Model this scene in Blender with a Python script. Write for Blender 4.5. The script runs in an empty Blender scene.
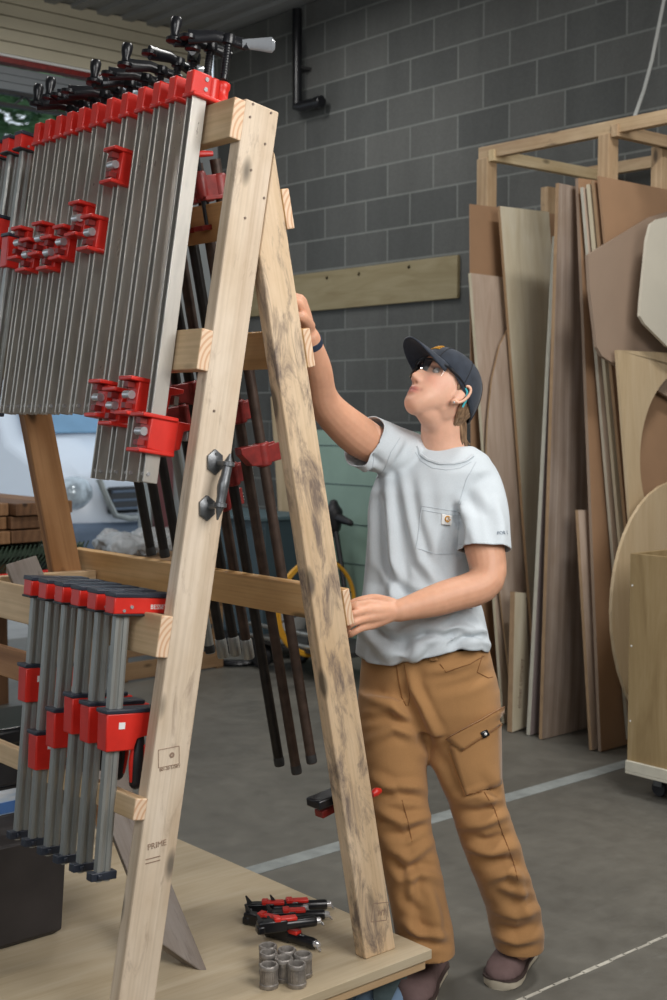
import bpy, math, random
import numpy as np
from mathutils import Vector, Matrix
from mathutils.bvhtree import BVHTree
S = bpy.context.scene
COL = S.collection
pi = math.pi
rnd = random.Random(7)

# ------------------------------------------------------------------ camera
F, CX, CY, H = 1310.0, 333.5, 500.0, 1.52
PITCH, YAW = math.atan(88/1310.0), -math.radians(40.85)
fw = Vector((-math.sin(YAW)*math.cos(PITCH), math.cos(YAW)*math.cos(PITCH), -math.sin(PITCH)))
rt = Vector((math.cos(YAW), math.sin(YAW), 0))
up = rt.cross(fw)
fh = Vector((fw.x, fw.y, 0)).normalized()
EYE = Vector((0, 0, H))
cd = bpy.data.cameras.new('camera'); cam = bpy.data.objects.new('camera', cd); COL.objects.link(cam)
cam.location = EYE; cam.rotation_euler = (pi/2-PITCH, 0, YAW)
cd.sensor_fit = 'VERTICAL'; cd.sensor_height = 36; cd.lens = F*0.036; cd.clip_start = .05; cd.clip_end = 200
cd.dof.use_dof = True; cd.dof.focus_distance = 3.2; cd.dof.aperture_fstop = 5.6
S.camera = cam

# ------------------------------------------------------------------ world and lamps
W = bpy.data.worlds.new('world'); S.world = W; W.use_nodes = True
wn = W.node_tree.nodes; wl = W.node_tree.links
bg = wn['Background']; bg.inputs['Color'].default_value = (.80, .90, 1.0, 1); bg.inputs['Strength'].default_value = 1.0

def area(name, loc, target, size, power, col=(1, 1, 1), size_y=None):
    l = bpy.data.lights.new(name, 'AREA'); l.energy = power; l.color = col; l.size = size
    if size_y: l.shape = 'RECTANGLE'; l.size_y = size_y
    o = bpy.data.objects.new(name, l); COL.objects.link(o); o.location = loc
    d = Vector(target)-Vector(loc); o.rotation_euler = d.to_track_quat('-Z', 'Y').to_euler()
    return o
area('studio_softbox', (2.1, -.25, 2.75), (2.1, 2.5, 1.3), 1.7, 86, (1, .975, .95))
area('fill_softbox', (-1.0, .2, 2.5), (1.8, 2.6, 1.3), 1.6, 42, (.97, .98, 1))
for i, (x, y, p) in enumerate(((1.2, 4.6, 36), (3.7, 2.0, 62), (4.2, 6.2, 34))):
    area('ceiling_fill', (x, y, 4.1), (x, y, 0), 1.2, p, (1, .98, .95), .3)  # unseen overhead fill lights, added to brighten the sheets and the room
vs = S.view_settings
vs.view_transform = 'Standard'; vs.look = 'None'; vs.exposure = 0; vs.gamma = 1; vs.use_curve_mapping = False

# ------------------------------------------------------------------ helpers
def V(*a): return Vector(a)
def ray(x, y): return fw+rt*((x-CX)/F)-up*((y-CY)/F)
def P(x, y, d): return EYE+ray(x, y)*d
def onax(x, y, ax, v):
    d = ray(x, y); return EYE+d*((v-EYE[ax])/d[ax])
def onpl(x, y, p, n):
    d = ray(x, y); return EYE+d*((p-EYE).dot(n)/d.dot(n))
def proj_np(co):
    v = co-np.array(EYE); z = v@np.array(fw)
    return CX+F*(v@np.array(rt))/z, CY-F*(v@np.array(up))/z
def lin(c):
    c = [v/255. for v in c]
    return tuple(v/12.92 if v <= .04045 else ((v+.055)/1.055)**2.4 for v in c)+(1,)

class N:
    def __init__(s, name):
        s.m = bpy.data.materials.new(name); s.m.use_nodes = True
        s.n = s.m.node_tree.nodes; s.l = s.m.node_tree.links; s.b = s.n['Principled BSDF']
    def new(s, t, **k):
        nd = s.n.new(t)
        for a, v in k.items():
            if a.startswith('i_'): nd.inputs[a[2:].replace('_', ' ')].default_value = v
            else: setattr(nd, a, v)
        return nd
    def link(s, a, b): s.l.new(a, b)
    def coord(s, scale=(1, 1, 1), which='Object', rand=True):
        tc = s.new('ShaderNodeTexCoord'); mp = s.new('ShaderNodeMapping'); mp.inputs['Scale'].default_value = scale
        s.link(tc.outputs[which], mp.inputs['Vector'])
        if rand:
            oi = s.new('ShaderNodeObjectInfo'); mu = s.new('ShaderNodeMath', operation='MULTIPLY'); mu.inputs[1].default_value = 37.
            s.link(oi.outputs['Random'], mu.inputs[0]); s.link(mu.outputs[0], mp.inputs['Location'])
        return mp.outputs[0]
    def noise(s, vec, scale, detail=4, rough=.55, dist=0.):
        n = s.new('ShaderNodeTexNoise'); n.inputs['Scale'].default_value = scale; n.inputs['Detail'].default_value = detail
        n.inputs['Roughness'].default_value = rough; n.inputs['Distortion'].default_value = dist
        s.link(vec, n.inputs['Vector']); return n.outputs['Fac']
    def ramp(s, fac, stops):
        r = s.new('ShaderNodeValToRGB'); e = r.color_ramp.elements
        while len(e) < len(stops): e.new(.5)
        for q, (p, c) in zip(e, stops): q.position = p; q.color = c if len(c) == 4 else tuple(c)+(1,)
        s.link(fac, r.inputs['Fac']); return r.outputs['Color']
    def mix(s, fac, a, b, mode='MIX'):
        m = s.new('ShaderNodeMix', data_type='RGBA', blend_type=mode)
        for v, i in ((fac, 0), (a, 6), (b, 7)):
            if hasattr(v, 'is_linked') or hasattr(v, 'links'): s.link(v, m.inputs[i])
            else: m.inputs[i].default_value = v
        return m.outputs[2]
    def bump(s, h, strength=.3, dist=.01):
        b = s.new('ShaderNodeBump'); b.inputs['Strength'].default_value = strength; b.inputs['Distance'].default_value = dist
        s.link(h, b.inputs['Height']); s.link(b.outputs[0], s.b.inputs['Normal'])
    def out(s, col=None, rough=.5, metal=0., spec=.5):
        if col is not None:
            if hasattr(col, 'links'): s.link(col, s.b.inputs['Base Color'])
            else: s.b.inputs['Base Color'].default_value = col
        if hasattr(rough, 'links'): s.link(rough, s.b.inputs['Roughness'])
        else: s.b.inputs['Roughness'].default_value = rough
        s.b.inputs['Metallic'].default_value = metal; s.b.inputs['Specular IOR Level'].default_value = spec
        return s.m
W0 = (0, 0, 0, 1); W1 = (1, 1, 1, 1)

def plain(name, c, rough=.5, metal=0., var=.12, scale=20, spec=.5, bump=0):
    k = N(name); v = k.coord(); f = k.noise(v, scale, 4)
    a = lin(c); d = tuple(x*(1-var) for x in a[:3])+(1,); b = tuple(min(1, x*(1+var)) for x in a[:3])+(1,)
    col = k.ramp(f, [(.3, d), (.7, b)])
    if bump: k.bump(f, bump, .004)
    return k.out(col, rough, metal, spec)

def wood(name, base, dark, light, stain=0., stainc=(70, 60, 55), grain=1., rough=.6, knots=True, ringy=.5):
    k = N(name); v = k.coord((1.3, 11*grain, 11*grain))
    wv = k.new('ShaderNodeTexWave', wave_type='BANDS', bands_direction='Y', i_Scale=.75, i_Distortion=7.5, i_Detail=2.5, i_Detail_Scale=.7)
    k.link(v, wv.inputs['Vector'])
    g = k.ramp(wv.outputs['Fac'], [(0, lin(dark)), (.35, lin(base)), (.8, lin(base)), (1, lin(light))])
    f = k.noise(k.coord((2, 90*grain, 90*grain)), 1.5, 5)
    big = k.noise(k.coord((1.5, 4, 4)), 2.2, 3)
    c0 = k.ramp(big, [(.3, lin(base)), (.7, lin(light))])
    c = k.mix(ringy, c0, g); c = k.mix(.75, c, k.ramp(k.noise(k.coord((2.2, 5, 5)), 1.6, 5, .65), [(.32, (.80, .74, .66, 1)), (.62, W1)]), 'MULTIPLY')
    fine = k.ramp(f, [(.3, (.80, .78, .75, 1)), (.6, W1)])
    c = k.mix(.7, c, fine, 'MULTIPLY')
    if knots:
        vo = k.new('ShaderNodeTexVoronoi', i_Scale=1., i_Randomness=1.); vo.feature = 'F1'
        k.link(k.coord((3.6, 9, 9)), vo.inputs['Vector'])
        kn = k.ramp(vo.outputs['Distance'], [(.10, W1), (.17, W0)])
        c = k.mix(kn, c, lin([x*.55 for x in base]))
    if stain:
        st = k.noise(k.coord((3.2, 11, 11)), 2.0, 7, .72, .6)
        sm = k.ramp(st, [(.64-.2*stain, W0), (.80-.2*stain, W1)])
        mm = k.new('ShaderNodeMath', operation='MULTIPLY'); mm.inputs[1].default_value = .85; k.link(sm, mm.inputs[0])
        c = k.mix(mm.outputs[0], c, lin(stainc))
    k.bump(f, .12, .002)
    return k.out(c, rough, 0, .3)

def ply(name, base, light, dark, scale=1., rough=.55):
    k = N(name); a = k.noise(k.coord((1.2*scale, 7*scale, 7*scale)), 3.0, 4, .55, 1.2)
    c = k.ramp(a, [(.3, lin(dark)), (.5, lin(base)), (.7, lin(light))])
    f = k.noise(k.coord((4, 120, 120)), 1.5, 3); c = k.mix(.5, c, k.ramp(f, [(.3, (.86, .84, .82, 1)), (.6, W1)]), 'MULTIPLY')
    return k.out(c, rough, 0, .3)

M = {}
M['pine'] = wood('pine lumber', (214, 196, 172), (190, 164, 134), (228, 214, 196), .34, (156, 136, 118), ringy=.35)
M['pinerail'] = wood('pine rail', (208, 180, 142), (176, 142, 104), (220, 196, 162), 0, ringy=.5)
M['orange'] = wood('golden pine rail', (204, 164, 112), (166, 122, 74), (218, 182, 134), 0, ringy=.75)
M['worn'] = wood('stained pine', (216, 190, 156), (190, 160, 124), (228, 206, 178), .78, (100, 88, 84), ringy=.3)
M['brown'] = wood('brown fir', (160, 116, 76), (128, 86, 52), (184, 140, 98), 0, ringy=.8)
M['grey_wood'] = wood('weathered grey wood', (140, 130, 122), (110, 98, 88), (164, 158, 154), .3, (84, 70, 58), ringy=.4)
M['endgrain'] = None
def endgrain():
    k = N('end grain'); wv = k.new('ShaderNodeTexWave', wave_type='RINGS', rings_direction='X', i_Scale=28, i_Distortion=1.0)
    k.link(k.coord((1, 1, 1), rand=False), wv.inputs['Vector'])
    tc = k.new('ShaderNodeTexCoord'); mp = k.new('ShaderNodeMapping'); mp.inputs['Location'].default_value = (0, .06, .03)
    k.link(tc.outputs['Object'], mp.inputs['Vector']); k.link(mp.outputs[0], wv.inputs['Vector'])
    c = k.ramp(wv.outputs['Fac'], [(.15, lin((206, 164, 130))), (.55, lin((226, 198, 168)))]); return k.out(c, .7)
M['endgrain'] = endgrain()
M['deck'] = ply('birch plywood deck', (184, 168, 140), (192, 178, 152), (174, 157, 128), .5)
M['plyedge'] = None
def plyedge():
    k = N('plywood edge'); tc = k.new('ShaderNodeTexCoord'); sp = k.new('ShaderNodeSeparateXYZ'); k.link(tc.outputs['Object'], sp.inputs[0])
    m = k.new('ShaderNodeMath', operation='MULTIPLY'); m.inputs[1].default_value = 260; k.link(sp.outputs['Z'], m.inputs[0])
    s = k.new('ShaderNodeMath', operation='SINE'); k.link(m.outputs[0], s.inputs[0])
    c = k.ramp(s.outputs[0], [(.2, lin((150, 118, 90))), (.6, lin((208, 186, 152)))]); return k.out(c, .6)
M['plyedge'] = plyedge()
M['steel'] = None
def steel(name, c, rough, var=.3):
    k = N(name); f = k.noise(k.coord((6, 6, 1.2)), 6, 5); a = lin(c)
    col = k.ramp(f, [(.3, tuple(x*(1-var) for x in a[:3])+(1,)), (.7, a)])
    r = k.ramp(f, [(.3, (rough+.12,)*3+(1,)), (.7, (rough-.06,)*3+(1,))])
    return k.out(col, r, .62)
M['steel'] = steel('bar steel', (200, 196, 188), .32)
M['barweb'] = steel('bar channel', (118, 100, 78), .5)  # brown of the reflected wood is put into the channel's colour
M['galv'] = steel('galvanised bar', (170, 172, 168), .38)
M['pipe'] = plain('black iron pipe', (38, 35, 33), .45, .4, .35, 30)
M['pipe_brown'] = plain('rusty iron pipe', (70, 56, 48), .55, .4, .35, 30)
M['coupling'] = plain('malleable iron', (150, 144, 138), .42, .5, .3, 60, bump=.2)
M['red'] = plain('red enamel', (206, 44, 34), .36, 0, .10, 18)
M['darkred'] = plain('worn dark red enamel', (128, 36, 32), .45, 0, .3, 40)
M['black'] = plain('black enamel', (22, 23, 27), .28, 0, .2, 30)
M['blackrub'] = plain('black plastic', (30, 30, 34), .5, 0, .2, 30)
M['bluepad'] = plain('blue black pad', (40, 46, 58), .4, 0, .15, 30)
M['chrome'] = steel('bright roller', (220, 220, 222), .18)
M['zinc'] = plain('cast iron handle', (112, 114, 116), .42, .8, .25, 50, bump=.2)
M['nailm'] = plain('nail head', (120, 104, 92), .5, .3)
M['white'] = plain('white print', (232, 232, 230), .5, 0, .03)
M['ink'] = plain('stamp ink', (146, 122, 104), .7, 0, .1)
M['clearplastic'] = plain('smoky plastic', (128, 132, 136), .12, 0, .1, spec=.8)
M['bin'] = plain('charcoal bin', (46, 42, 42), .6, 0, .35, 6)

def link(o, parent=None):
    COL.objects.link(o)
    if parent is not None:
        o.parent = parent
        o.matrix_parent_inverse = Matrix.Identity(4)
    return o
def wmat(o):
    m = o.matrix_basis.copy()
    while o.parent: o = o.parent; m = o.matrix_basis @ m
    return m
def tag(o, label=None, cat=None, group=None, kind=None):
    for k, v in (('label', label), ('category', cat), ('group', group), ('kind', kind)):
        if v: o[k] = v
    return o
def empty(name, loc=(0, 0, 0), rot=None, label=None, cat=None, group=None):
    o = bpy.data.objects.new(name, None); COL.objects.link(o); o.empty_display_size = .05
    o.matrix_basis = Matrix.Translation(Vector(loc)) @ (rot.to_4x4() if rot is not None else Matrix.Identity(4))
    return tag(o, label, cat, group)
def children(o): return [c for c in COL.objects if c.parent == o]
def copy_tree(o, parent=None, label=None):
    c = o.copy(); COL.objects.link(c)
    if parent is not None: c.parent = parent
    for ch in children(o): copy_tree(ch, c)
    if label: c['label'] = label
    return c

class MB:
    """collects closed shapes and links them as one mesh object"""
    def __init__(s): s.v = []; s.f = []; s.mi = []; s.cur = 0
    def add(s, vs, fs):
        b = len(s.v); s.v += [tuple(p) for p in vs]; s.f += [tuple(i+b for i in f) for f in fs]; s.mi += [s.cur]*len(fs); return s
    def box(s, c, size, R=None):
        c = Vector(c); h = Vector(size)/2; pts = []
        for x in (-1, 1):
            for y in (-1, 1):
                for z in (-1, 1):
                    p = Vector((x*h.x, y*h.y, z*h.z)); pts.append(c+(R @ p if R is not None else p))
        return s.add(pts, [(0, 1, 3, 2), (4, 6, 7, 5), (0, 4, 5, 1), (2, 3, 7, 6), (0, 2, 6, 4), (1, 5, 7, 3)])
    def prism(s, pts, off):
        """polygon extruded by vector off"""
        off = Vector(off); n = len(pts); a = [Vector(p) for p in pts]; b = [p+off for p in a]
        fs = [tuple(range(n))[::-1], tuple(range(n, 2*n))]+[(i, (i+1) % n, n+(i+1) % n, n+i) for i in range(n)]
        return s.add(a+b, fs)
    def rings(s, rings, cap=True, closed=False):
        n = len(rings[0]); vs = [p for r in rings for p in r]; fs = []
        m = len(rings)
        for i in range(m if closed else m-1):
            for j in range(n):
                a = i*n+j; b = i*n+(j+1) % n; i2 = (i+1) % m
                fs.append((a, b, i2*n+(j+1) % n, i2*n+j))
        if cap and not closed:
            fs.append(tuple(range(n))[::-1]); fs.append(tuple((m-1)*n+j for j in range(n)))
        return s.add(vs, fs)
    def tube(s, pts, r, n=10, cap=True, closed=False, flat=None):
        pts = [Vector(p) for p in pts]; m = len(pts)
        rr = r if isinstance(r, (list, tuple)) else [r]*m
        rings = []; prev = None
        for i, p in enumerate(pts):
            if closed: t = pts[(i+1) % m]-pts[i-1]
            else: t = pts[min(i+1, m-1)]-pts[max(i-1, 0)]
            if t.length < 1e-9: t = Vector((0, 0, 1))
            t.normalize()
            if prev is None:
                prev = Vector((0, 0, 1)) if abs(t.z) < .9 else Vector((1, 0, 0))
            x = (prev-t*prev.dot(t))
            if x.length < 1e-6: x = t.orthogonal()
            x.normalize(); y = t.cross(x); prev = x
            fl = flat or 1
            rings.append([p+(x*math.cos(2*pi*j/n)+y*math.sin(2*pi*j/n)*fl)*rr[i] for j in range(n)])
        return s.rings(rings, cap, closed)
    def limb(s, pts, rr, n=14, sub=3):
        """tube through joints with round ends and smooth radius"""
        pts = [Vector(p) for p in pts]; Q = []; R = []
        m = len(pts)
        for i in range(m-1):
            p0 = pts[max(i-1, 0)]; p1 = pts[i]; p2 = pts[i+1]; p3 = pts[min(i+2, m-1)]
            for k in range(sub):
                t = k/sub
                Q.append(.5*((2*p1)+(p2-p0)*t+(2*p0-5*p1+4*p2-p3)*t*t+(3*p1-p0-3*p2+p3)*t**3)); u = t*t*(3-2*t)
                R.append(rr[i]*(1-u)+rr[i+1]*u)
        Q.append(pts[-1]); R.append(rr[-1])
        d0 = (Q[0]-Q[1]).normalized(); d1 = (Q[-1]-Q[-2]).normalized()
        A = [Q[0]+d0*R[0]*math.sin(a) for a in (1.45, 1.0, .5)]; RA = [R[0]*math.cos(a) for a in (1.45, 1.0, .5)]
        B = [Q[-1]+d1*R[-1]*math.sin(a) for a in (.5, 1.0, 1.45)]; RB = [R[-1]*math.cos(a) for a in (.5, 1.0, 1.45)]
        return s.tube(A+Q+B, RA+R+RB, n)
    def lathe(s, prof, n=20, mat=None, cap=True):
        """prof [(r,z)] about local z, placed by mat"""
        mat = mat or Matrix.Identity(4)
        return s.rings([[mat @ Vector((r*math.cos(2*pi*j/n), r*math.sin(2*pi*j/n), z)) for j in range(n)] for r, z in prof], cap)
    def ell(s, c, rad, R=None, nu=16, nv=10):
        c = Vector(c); rings = []
        for i in range(nv+1):
            a = -pi/2+pi*(i+.02)/(nv+.04); q = []
            for j in range(nu):
                b = 2*pi*j/nu; p = Vector((rad[0]*math.cos(a)*math.cos(b), rad[1]*math.cos(a)*math.sin(b), rad[2]*math.sin(a)))
                q.append(c+(R @ p if R is not None else p))
            rings.append(q)
        return s.rings(rings)
    def grid(s, rows):
        nu = len(rows[0]); vs = [p for r in rows for p in r]
        return s.add(vs, [(i*nu+j, i*nu+j+1, (i+1)*nu+j+1, (i+1)*nu+j) for i in range(len(rows)-1) for j in range(nu-1)])
    def build(s, name, mat, parent=None, bevel=0, smooth=True, world=True, origin=None, segs=2, angle=35):
        me = bpy.data.meshes.new(name)
        vs = s.v
        base = Matrix.Identity(4)
        o = bpy.data.objects.new(name, me)
        if parent is not None:
            COL.objects.link(o); o.parent = parent
            if world: base = wmat(parent).inverted()
        else:
            COL.objects.link(o)
        if origin is not None:
            T = Matrix.Translation(Vector(origin)); o.matrix_basis = base @ T; inv = T.inverted()
            me.from_pydata([inv @ Vector(p) for p in vs], [], s.f)
        else:
            o.matrix_basis = base if parent is not None and world else Matrix.Identity(4)
            me.from_pydata(vs, [], s.f)
        mats = mat if isinstance(mat, (list, tuple)) else [mat]
        for m in mats: me.materials.append(m)
        if len(mats) > 1: me.polygons.foreach_set('material_index', s.mi)
        fixn(me)
        if smooth:
            me.polygons.foreach_set('use_smooth', [True]*len(me.polygons)); me.set_sharp_from_angle(angle=math.radians(angle))
        if bevel:
            b = o.modifiers.new('bevel', 'BEVEL'); b.width = bevel; b.segments = segs; b.limit_method = 'ANGLE'; b.angle_limit = math.radians(40)
        return o
import bmesh
def fixn(me):
    bm = bmesh.new(); bm.from_mesh(me); bmesh.ops.recalc_face_normals(bm, faces=bm.faces); bm.to_mesh(me); bm.free(); me.update()

def frame(x, up_):
    x = x.normalized(); z = (up_-x*up_.dot(x)).normalized(); y = z.cross(x); return Matrix((x, y, z)).transposed()
def beam(name, p0, p1, w, h, up_, mat, parent=None, bevel=.003, cut=None, ends=None):
    """board from p0 to p1: w across, h along up_; own axes so the grain runs along it"""
    p0 = Vector(p0); p1 = Vector(p1); R = frame(p1-p0, Vector(up_)); L = (p1-p0).length
    mb = MB(); x0 = -L/2; x1 = L/2
    vs = []
    for x in (x0, x1):
        for y in (-1, 1):
            for z in (-1, 1):
                xx = x
                if cut and ((x == x0 and 0 in cut) or (x == x1 and 1 in cut)): xx = x+cut[0 if x == x0 else 1]*z*h/2+cut.get(2, 0)*y*w/2
                vs.append((xx, y*w/2, z*h/2))
    mb.add(vs, [(0, 1, 3, 2)]); mb.mi[-1] = 1 if ends else 0
    mb.f.append((4, 6, 7, 5)); mb.mi.append(1 if ends else 0)
    for f in [(0, 4, 5, 1), (2, 3, 7, 6), (0, 2, 6, 4), (1, 5, 7, 3)]: mb.f.append(f); mb.mi.append(0)
    o = mb.build(name, [mat, ends] if ends else mat, None, bevel, smooth=False, world=False)
    T = Matrix.Translation((p0+p1)/2) @ R.to_4x4()
    if parent is not None:
        o.parent = parent; T = wmat(parent).inverted() @ T
    o.matrix_basis = T
    return o
def voxel(mb, size, smooth=4, fac=.5):
    me = bpy.data.meshes.new('tmp'); me.from_pydata(mb.v, [], mb.f); fixn(me)
    o = bpy.data.objects.new('tmp', me); COL.objects.link(o)
    r = o.modifiers.new('r', 'REMESH'); r.mode = 'VOXEL'; r.voxel_size = size
    if smooth:
        q = o.modifiers.new('s', 'SMOOTH'); q.factor = fac; q.iterations = smooth
    dg = bpy.context.evaluated_depsgraph_get()
    out = bpy.data.meshes.new_from_object(o.evaluated_get(dg))
    bpy.data.objects.remove(o); bpy.data.meshes.remove(me)
    return out
def text(name, body, size, mat, parent, M4, depth=.0004, align='CENTER'):
    """M4 world matrix: local x right, y up, z out of the surface"""
    c = bpy.data.curves.new(name, 'FONT'); c.body = body; c.size = size; c.extrude = depth; c.align_x = align; c.align_y = 'CENTER'
    o = bpy.data.objects.new(name, c); COL.objects.link(o)
    dg = bpy.context.evaluated_depsgraph_get(); me = bpy.data.meshes.new_from_object(o.evaluated_get(dg))
    bpy.data.objects.remove(o); bpy.data.curves.remove(c)
    o = bpy.data.objects.new(name, me); COL.objects.link(o); me.materials.clear(); me.materials.append(mat)
    if parent is not None: o.parent = parent; o.matrix_basis = wmat(parent).inverted() @ M4
    else: o.matrix_basis = M4
    return o
#==SECTION setting
def struct(name, mb, mat, **k):
    o = mb.build(name, mat, None, smooth=False, **k); o['kind'] = 'structure'; return o
def m_floor():
    k = N('polished concrete'); v = k.coord((1, 1, 1), rand=False)
    a = k.noise(v, 1.3, 6, .65, .6); b = k.noise(v, 9, 6, .7); s = k.noise(k.coord((3, 26, 1), rand=False), 2.5, 5, .7)
    c = k.ramp(a, [(.3, lin((92, 90, 84))), (.7, lin((116, 113, 105)))])
    c = k.mix(.6, c, k.ramp(b, [(.3, (.72, .72, .72, 1)), (.7, (1.2, 1.2, 1.18, 1))]), 'MULTIPLY')
    c = k.mix(k.ramp(s, [(.58, W0), (.75, (.4, .4, .4, 1))]), c, lin((122, 122, 118)))
    r = k.ramp(b, [(.3, (.42,)*3+(1,)), (.7, (.6,)*3+(1,))]); return k.out(c, r, 0, .4)
def m_cmu():
    k = N('grey block wall'); tc = k.new('ShaderNodeTexCoord'); sp = k.new('ShaderNodeSeparateXYZ'); k.link(tc.outputs['Object'], sp.inputs[0])
    ad = k.new('ShaderNodeMath', operation='ADD'); ad.inputs[1].default_value = 20*.2035-3.900+.004; k.link(sp.outputs['Z'], ad.inputs[0])
    ay = k.new('ShaderNodeMath', operation='ADD'); ay.inputs[1].default_value = .406*20-6.127; k.link(sp.outputs['Y'], ay.inputs[0])
    cb = k.new('ShaderNodeCombineXYZ'); k.link(ay.outputs[0], cb.inputs['X']); k.link(ad.outputs[0], cb.inputs['Y'])
    br = k.new('ShaderNodeTexBrick', offset=.5, i_Scale=1., i_Mortar_Size=.007, i_Mortar_Smooth=.3, i_Brick_Width=.406, i_Row_Height=.2035, i_Bias=-.1)
    br.inputs['Color1'].default_value = lin((88, 90, 89)); br.inputs['Color2'].default_value = lin((103, 104, 102)); br.inputs['Mortar'].default_value = lin((124, 127, 124))
    k.link(cb.outputs[0], br.inputs['Vector'])
    n = k.noise(k.coord((1, 1, 1), rand=False), 70, 4, .7); n2 = k.noise(k.coord((1, 3, .7), rand=False), 1.5, 4)
    c = k.mix(.8, br.outputs['Color'], k.ramp(n, [(.3, (.86, .86, .86, 1)), (.7, (1.08, 1.08, 1.08, 1))]), 'MULTIPLY')
    c = k.mix(.8, c, k.ramp(n2, [(.3, (.86, .86, .86, 1)), (.7, (1.1, 1.1, 1.1, 1))]), 'MULTIPLY')
    mx = k.new('ShaderNodeMath', operation='MULTIPLY_ADD'); mx.inputs[1].default_value = -.9; k.link(br.outputs['Fac'], mx.inputs[0]); k.link(n, mx.inputs[2])
    k.bump(mx.outputs[0], .35, .006); return k.out(c, .85, 0, .2)
M['floor'] = m_floor(); M['cmu'] = m_cmu()
M['ceil'] = plain('dark ceiling deck', (148, 150, 150), .8, 0, .1, 2)
M['beige'] = plain('beige ribbed steel', (204, 196, 172), .55, 0, .06, 3)
M['plaster'] = plain('off white paint', (196, 198, 196), .8, 0, .05, 3)
M['jamb'] = plain('pale grey painted block', (158, 164, 166), .8, 0, .08, 5)
M['maroon'] = plain('maroon paint', (126, 82, 86), .6, 0, .08, 5)
M['asphalt'] = plain('asphalt', (150, 150, 148), .9, 0, .2, 3)
M['line'] = plain('worn floor paint', (146, 151, 149), .6, 0, .2, 14)
M['cutfill'] = plain('joint filler', (176, 172, 160), .8, 0, .25, 25)
M['canopy'] = plain('grey door section', (128, 134, 138), .6, 0, .08, 4)
M['trussm'] = plain('dark steel truss', (46, 46, 46), .7, 0, .2, 10)

struct('floor', MB().box((1.3, 2.5, -.05), (9.6, 11.0, .1)), M['floor'])
struct('ground_outside', MB().box((4, 20, -.06), (60, 24.0, .1)), M['asphalt'])
struct('wall_right', MB().box((5.85, 2.5, 2.125), (.2, 11, 4.25)), M['cmu'])
struct('wall_left', MB().box((-3.5, 2.5, 2.125), (.2, 11, 4.25)), M['plaster'])
struct('wall_front', MB().box((1.1, -3, 2.125), (9.3, .2, 4.25)), M['plaster'])
mb = MB().box((1.1, 2.5, 4.31), (9.6, 11.2, .1))
for i in range(46): mb.box((-3.4+i*.2, 2.5, 4.245), (.08, 11, .03))
struct('ceiling', mb, M['ceil'])
mb = MB()
for i in range(5): mb.box((1.1, 8.02, 3.845+.082*i+.041), (9.2, .09, .074))
mb.box((1.1, 8.06, 4.05), (9.2, .06, .42))
struct('wall_back', mb, M['beige'])
struct('trim_1', MB().box((1.1, 8.0, 3.835), (8.0, .07, .016)), M['white'])
struct('trim_2', MB().box((1.1, 8.0, 3.805), (8.0, .08, .034)), M['darkred'])
mb = MB()
for i in range(3): mb.box((1.1, 8.05, 3.655+i*.05), (7.9, .06, .046))
dr = struct('door_1', mb, M['canopy'])
mb = MB(); mb.box((1.1, 8.02, 3.61), (7.9, .05, .022)).box((1.1, 8.02, 3.53), (7.9, .05, .02))
for i in range(52):
    x = -2.6+i*.15; mb.prism([(x, 8.0, 3.54), (x+.012, 8.0, 3.54), (x+.075+(.0 if i % 2 else -.15)+.012, 8.0, 3.61), (x+.075+(.0 if i % 2 else -.15), 8.0, 3.61)], (0, .03, 0))
mb.build('bottom_truss', M['trussm'], dr, smooth=False)
struct('wall_back_jamb', MB().box((5.46, 8.05, 1.9), (.6, .2, 3.8)), M['jamb'])
mb = MB().box((5.10, 7.93, 1.85), (.045, .06, 3.7)).box((5.085, 7.90, 1.85), (.012, .09, 3.7)); struct('trim_3', mb, M['galv'])
struct('trim_4', MB().box((5.23, 7.93, 1.85), (.16, .04, 3.7)), M['maroon'])
struct('floor_line', MB().box((3.6, 3.395, .0008), (4.2, .075, .0016)), M['line'])
mb = MB()
for i in range(60):
    x = 2.0+i*.06; mb.box((x+.03, 2.178+rnd.uniform(-.002, .002), .0006), (.064, .011+rnd.uniform(-.003, .005), .0012))
struct('floor_joint', mb, M['cutfill'])

# ------------------------------------------------------------------ the rolling rack
RACK = empty('clamp_rack', (1.63, 2.9, 0), label='tall rolling A-frame rack of pine boards on a plywood deck, holding clamps', cat='rack')
ZD = .20
k = MB().box((1.63, 2.90, ZD-.012), (1.22, 1.36, .024))
k.build('deck', M['deck'], RACK, bevel=.0015, smooth=False)
MB().box((1.63, 2.225, ZD-.013), (1.222, .006, .019)).build('ply_edge', M['plyedge'], RACK, smooth=False)
beam('deck_joist', (1.04, 2.245, ZD-.036), (2.225, 2.245, ZD-.036), .038, .024, (0, 0, 1), M['pinerail'], RACK)
beam('deck_joist', (2.215, 2.28, ZD-.036), (2.215, 3.55, ZD-.036), .038, .024, (0, 0, 1), M['pinerail'], RACK)
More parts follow.
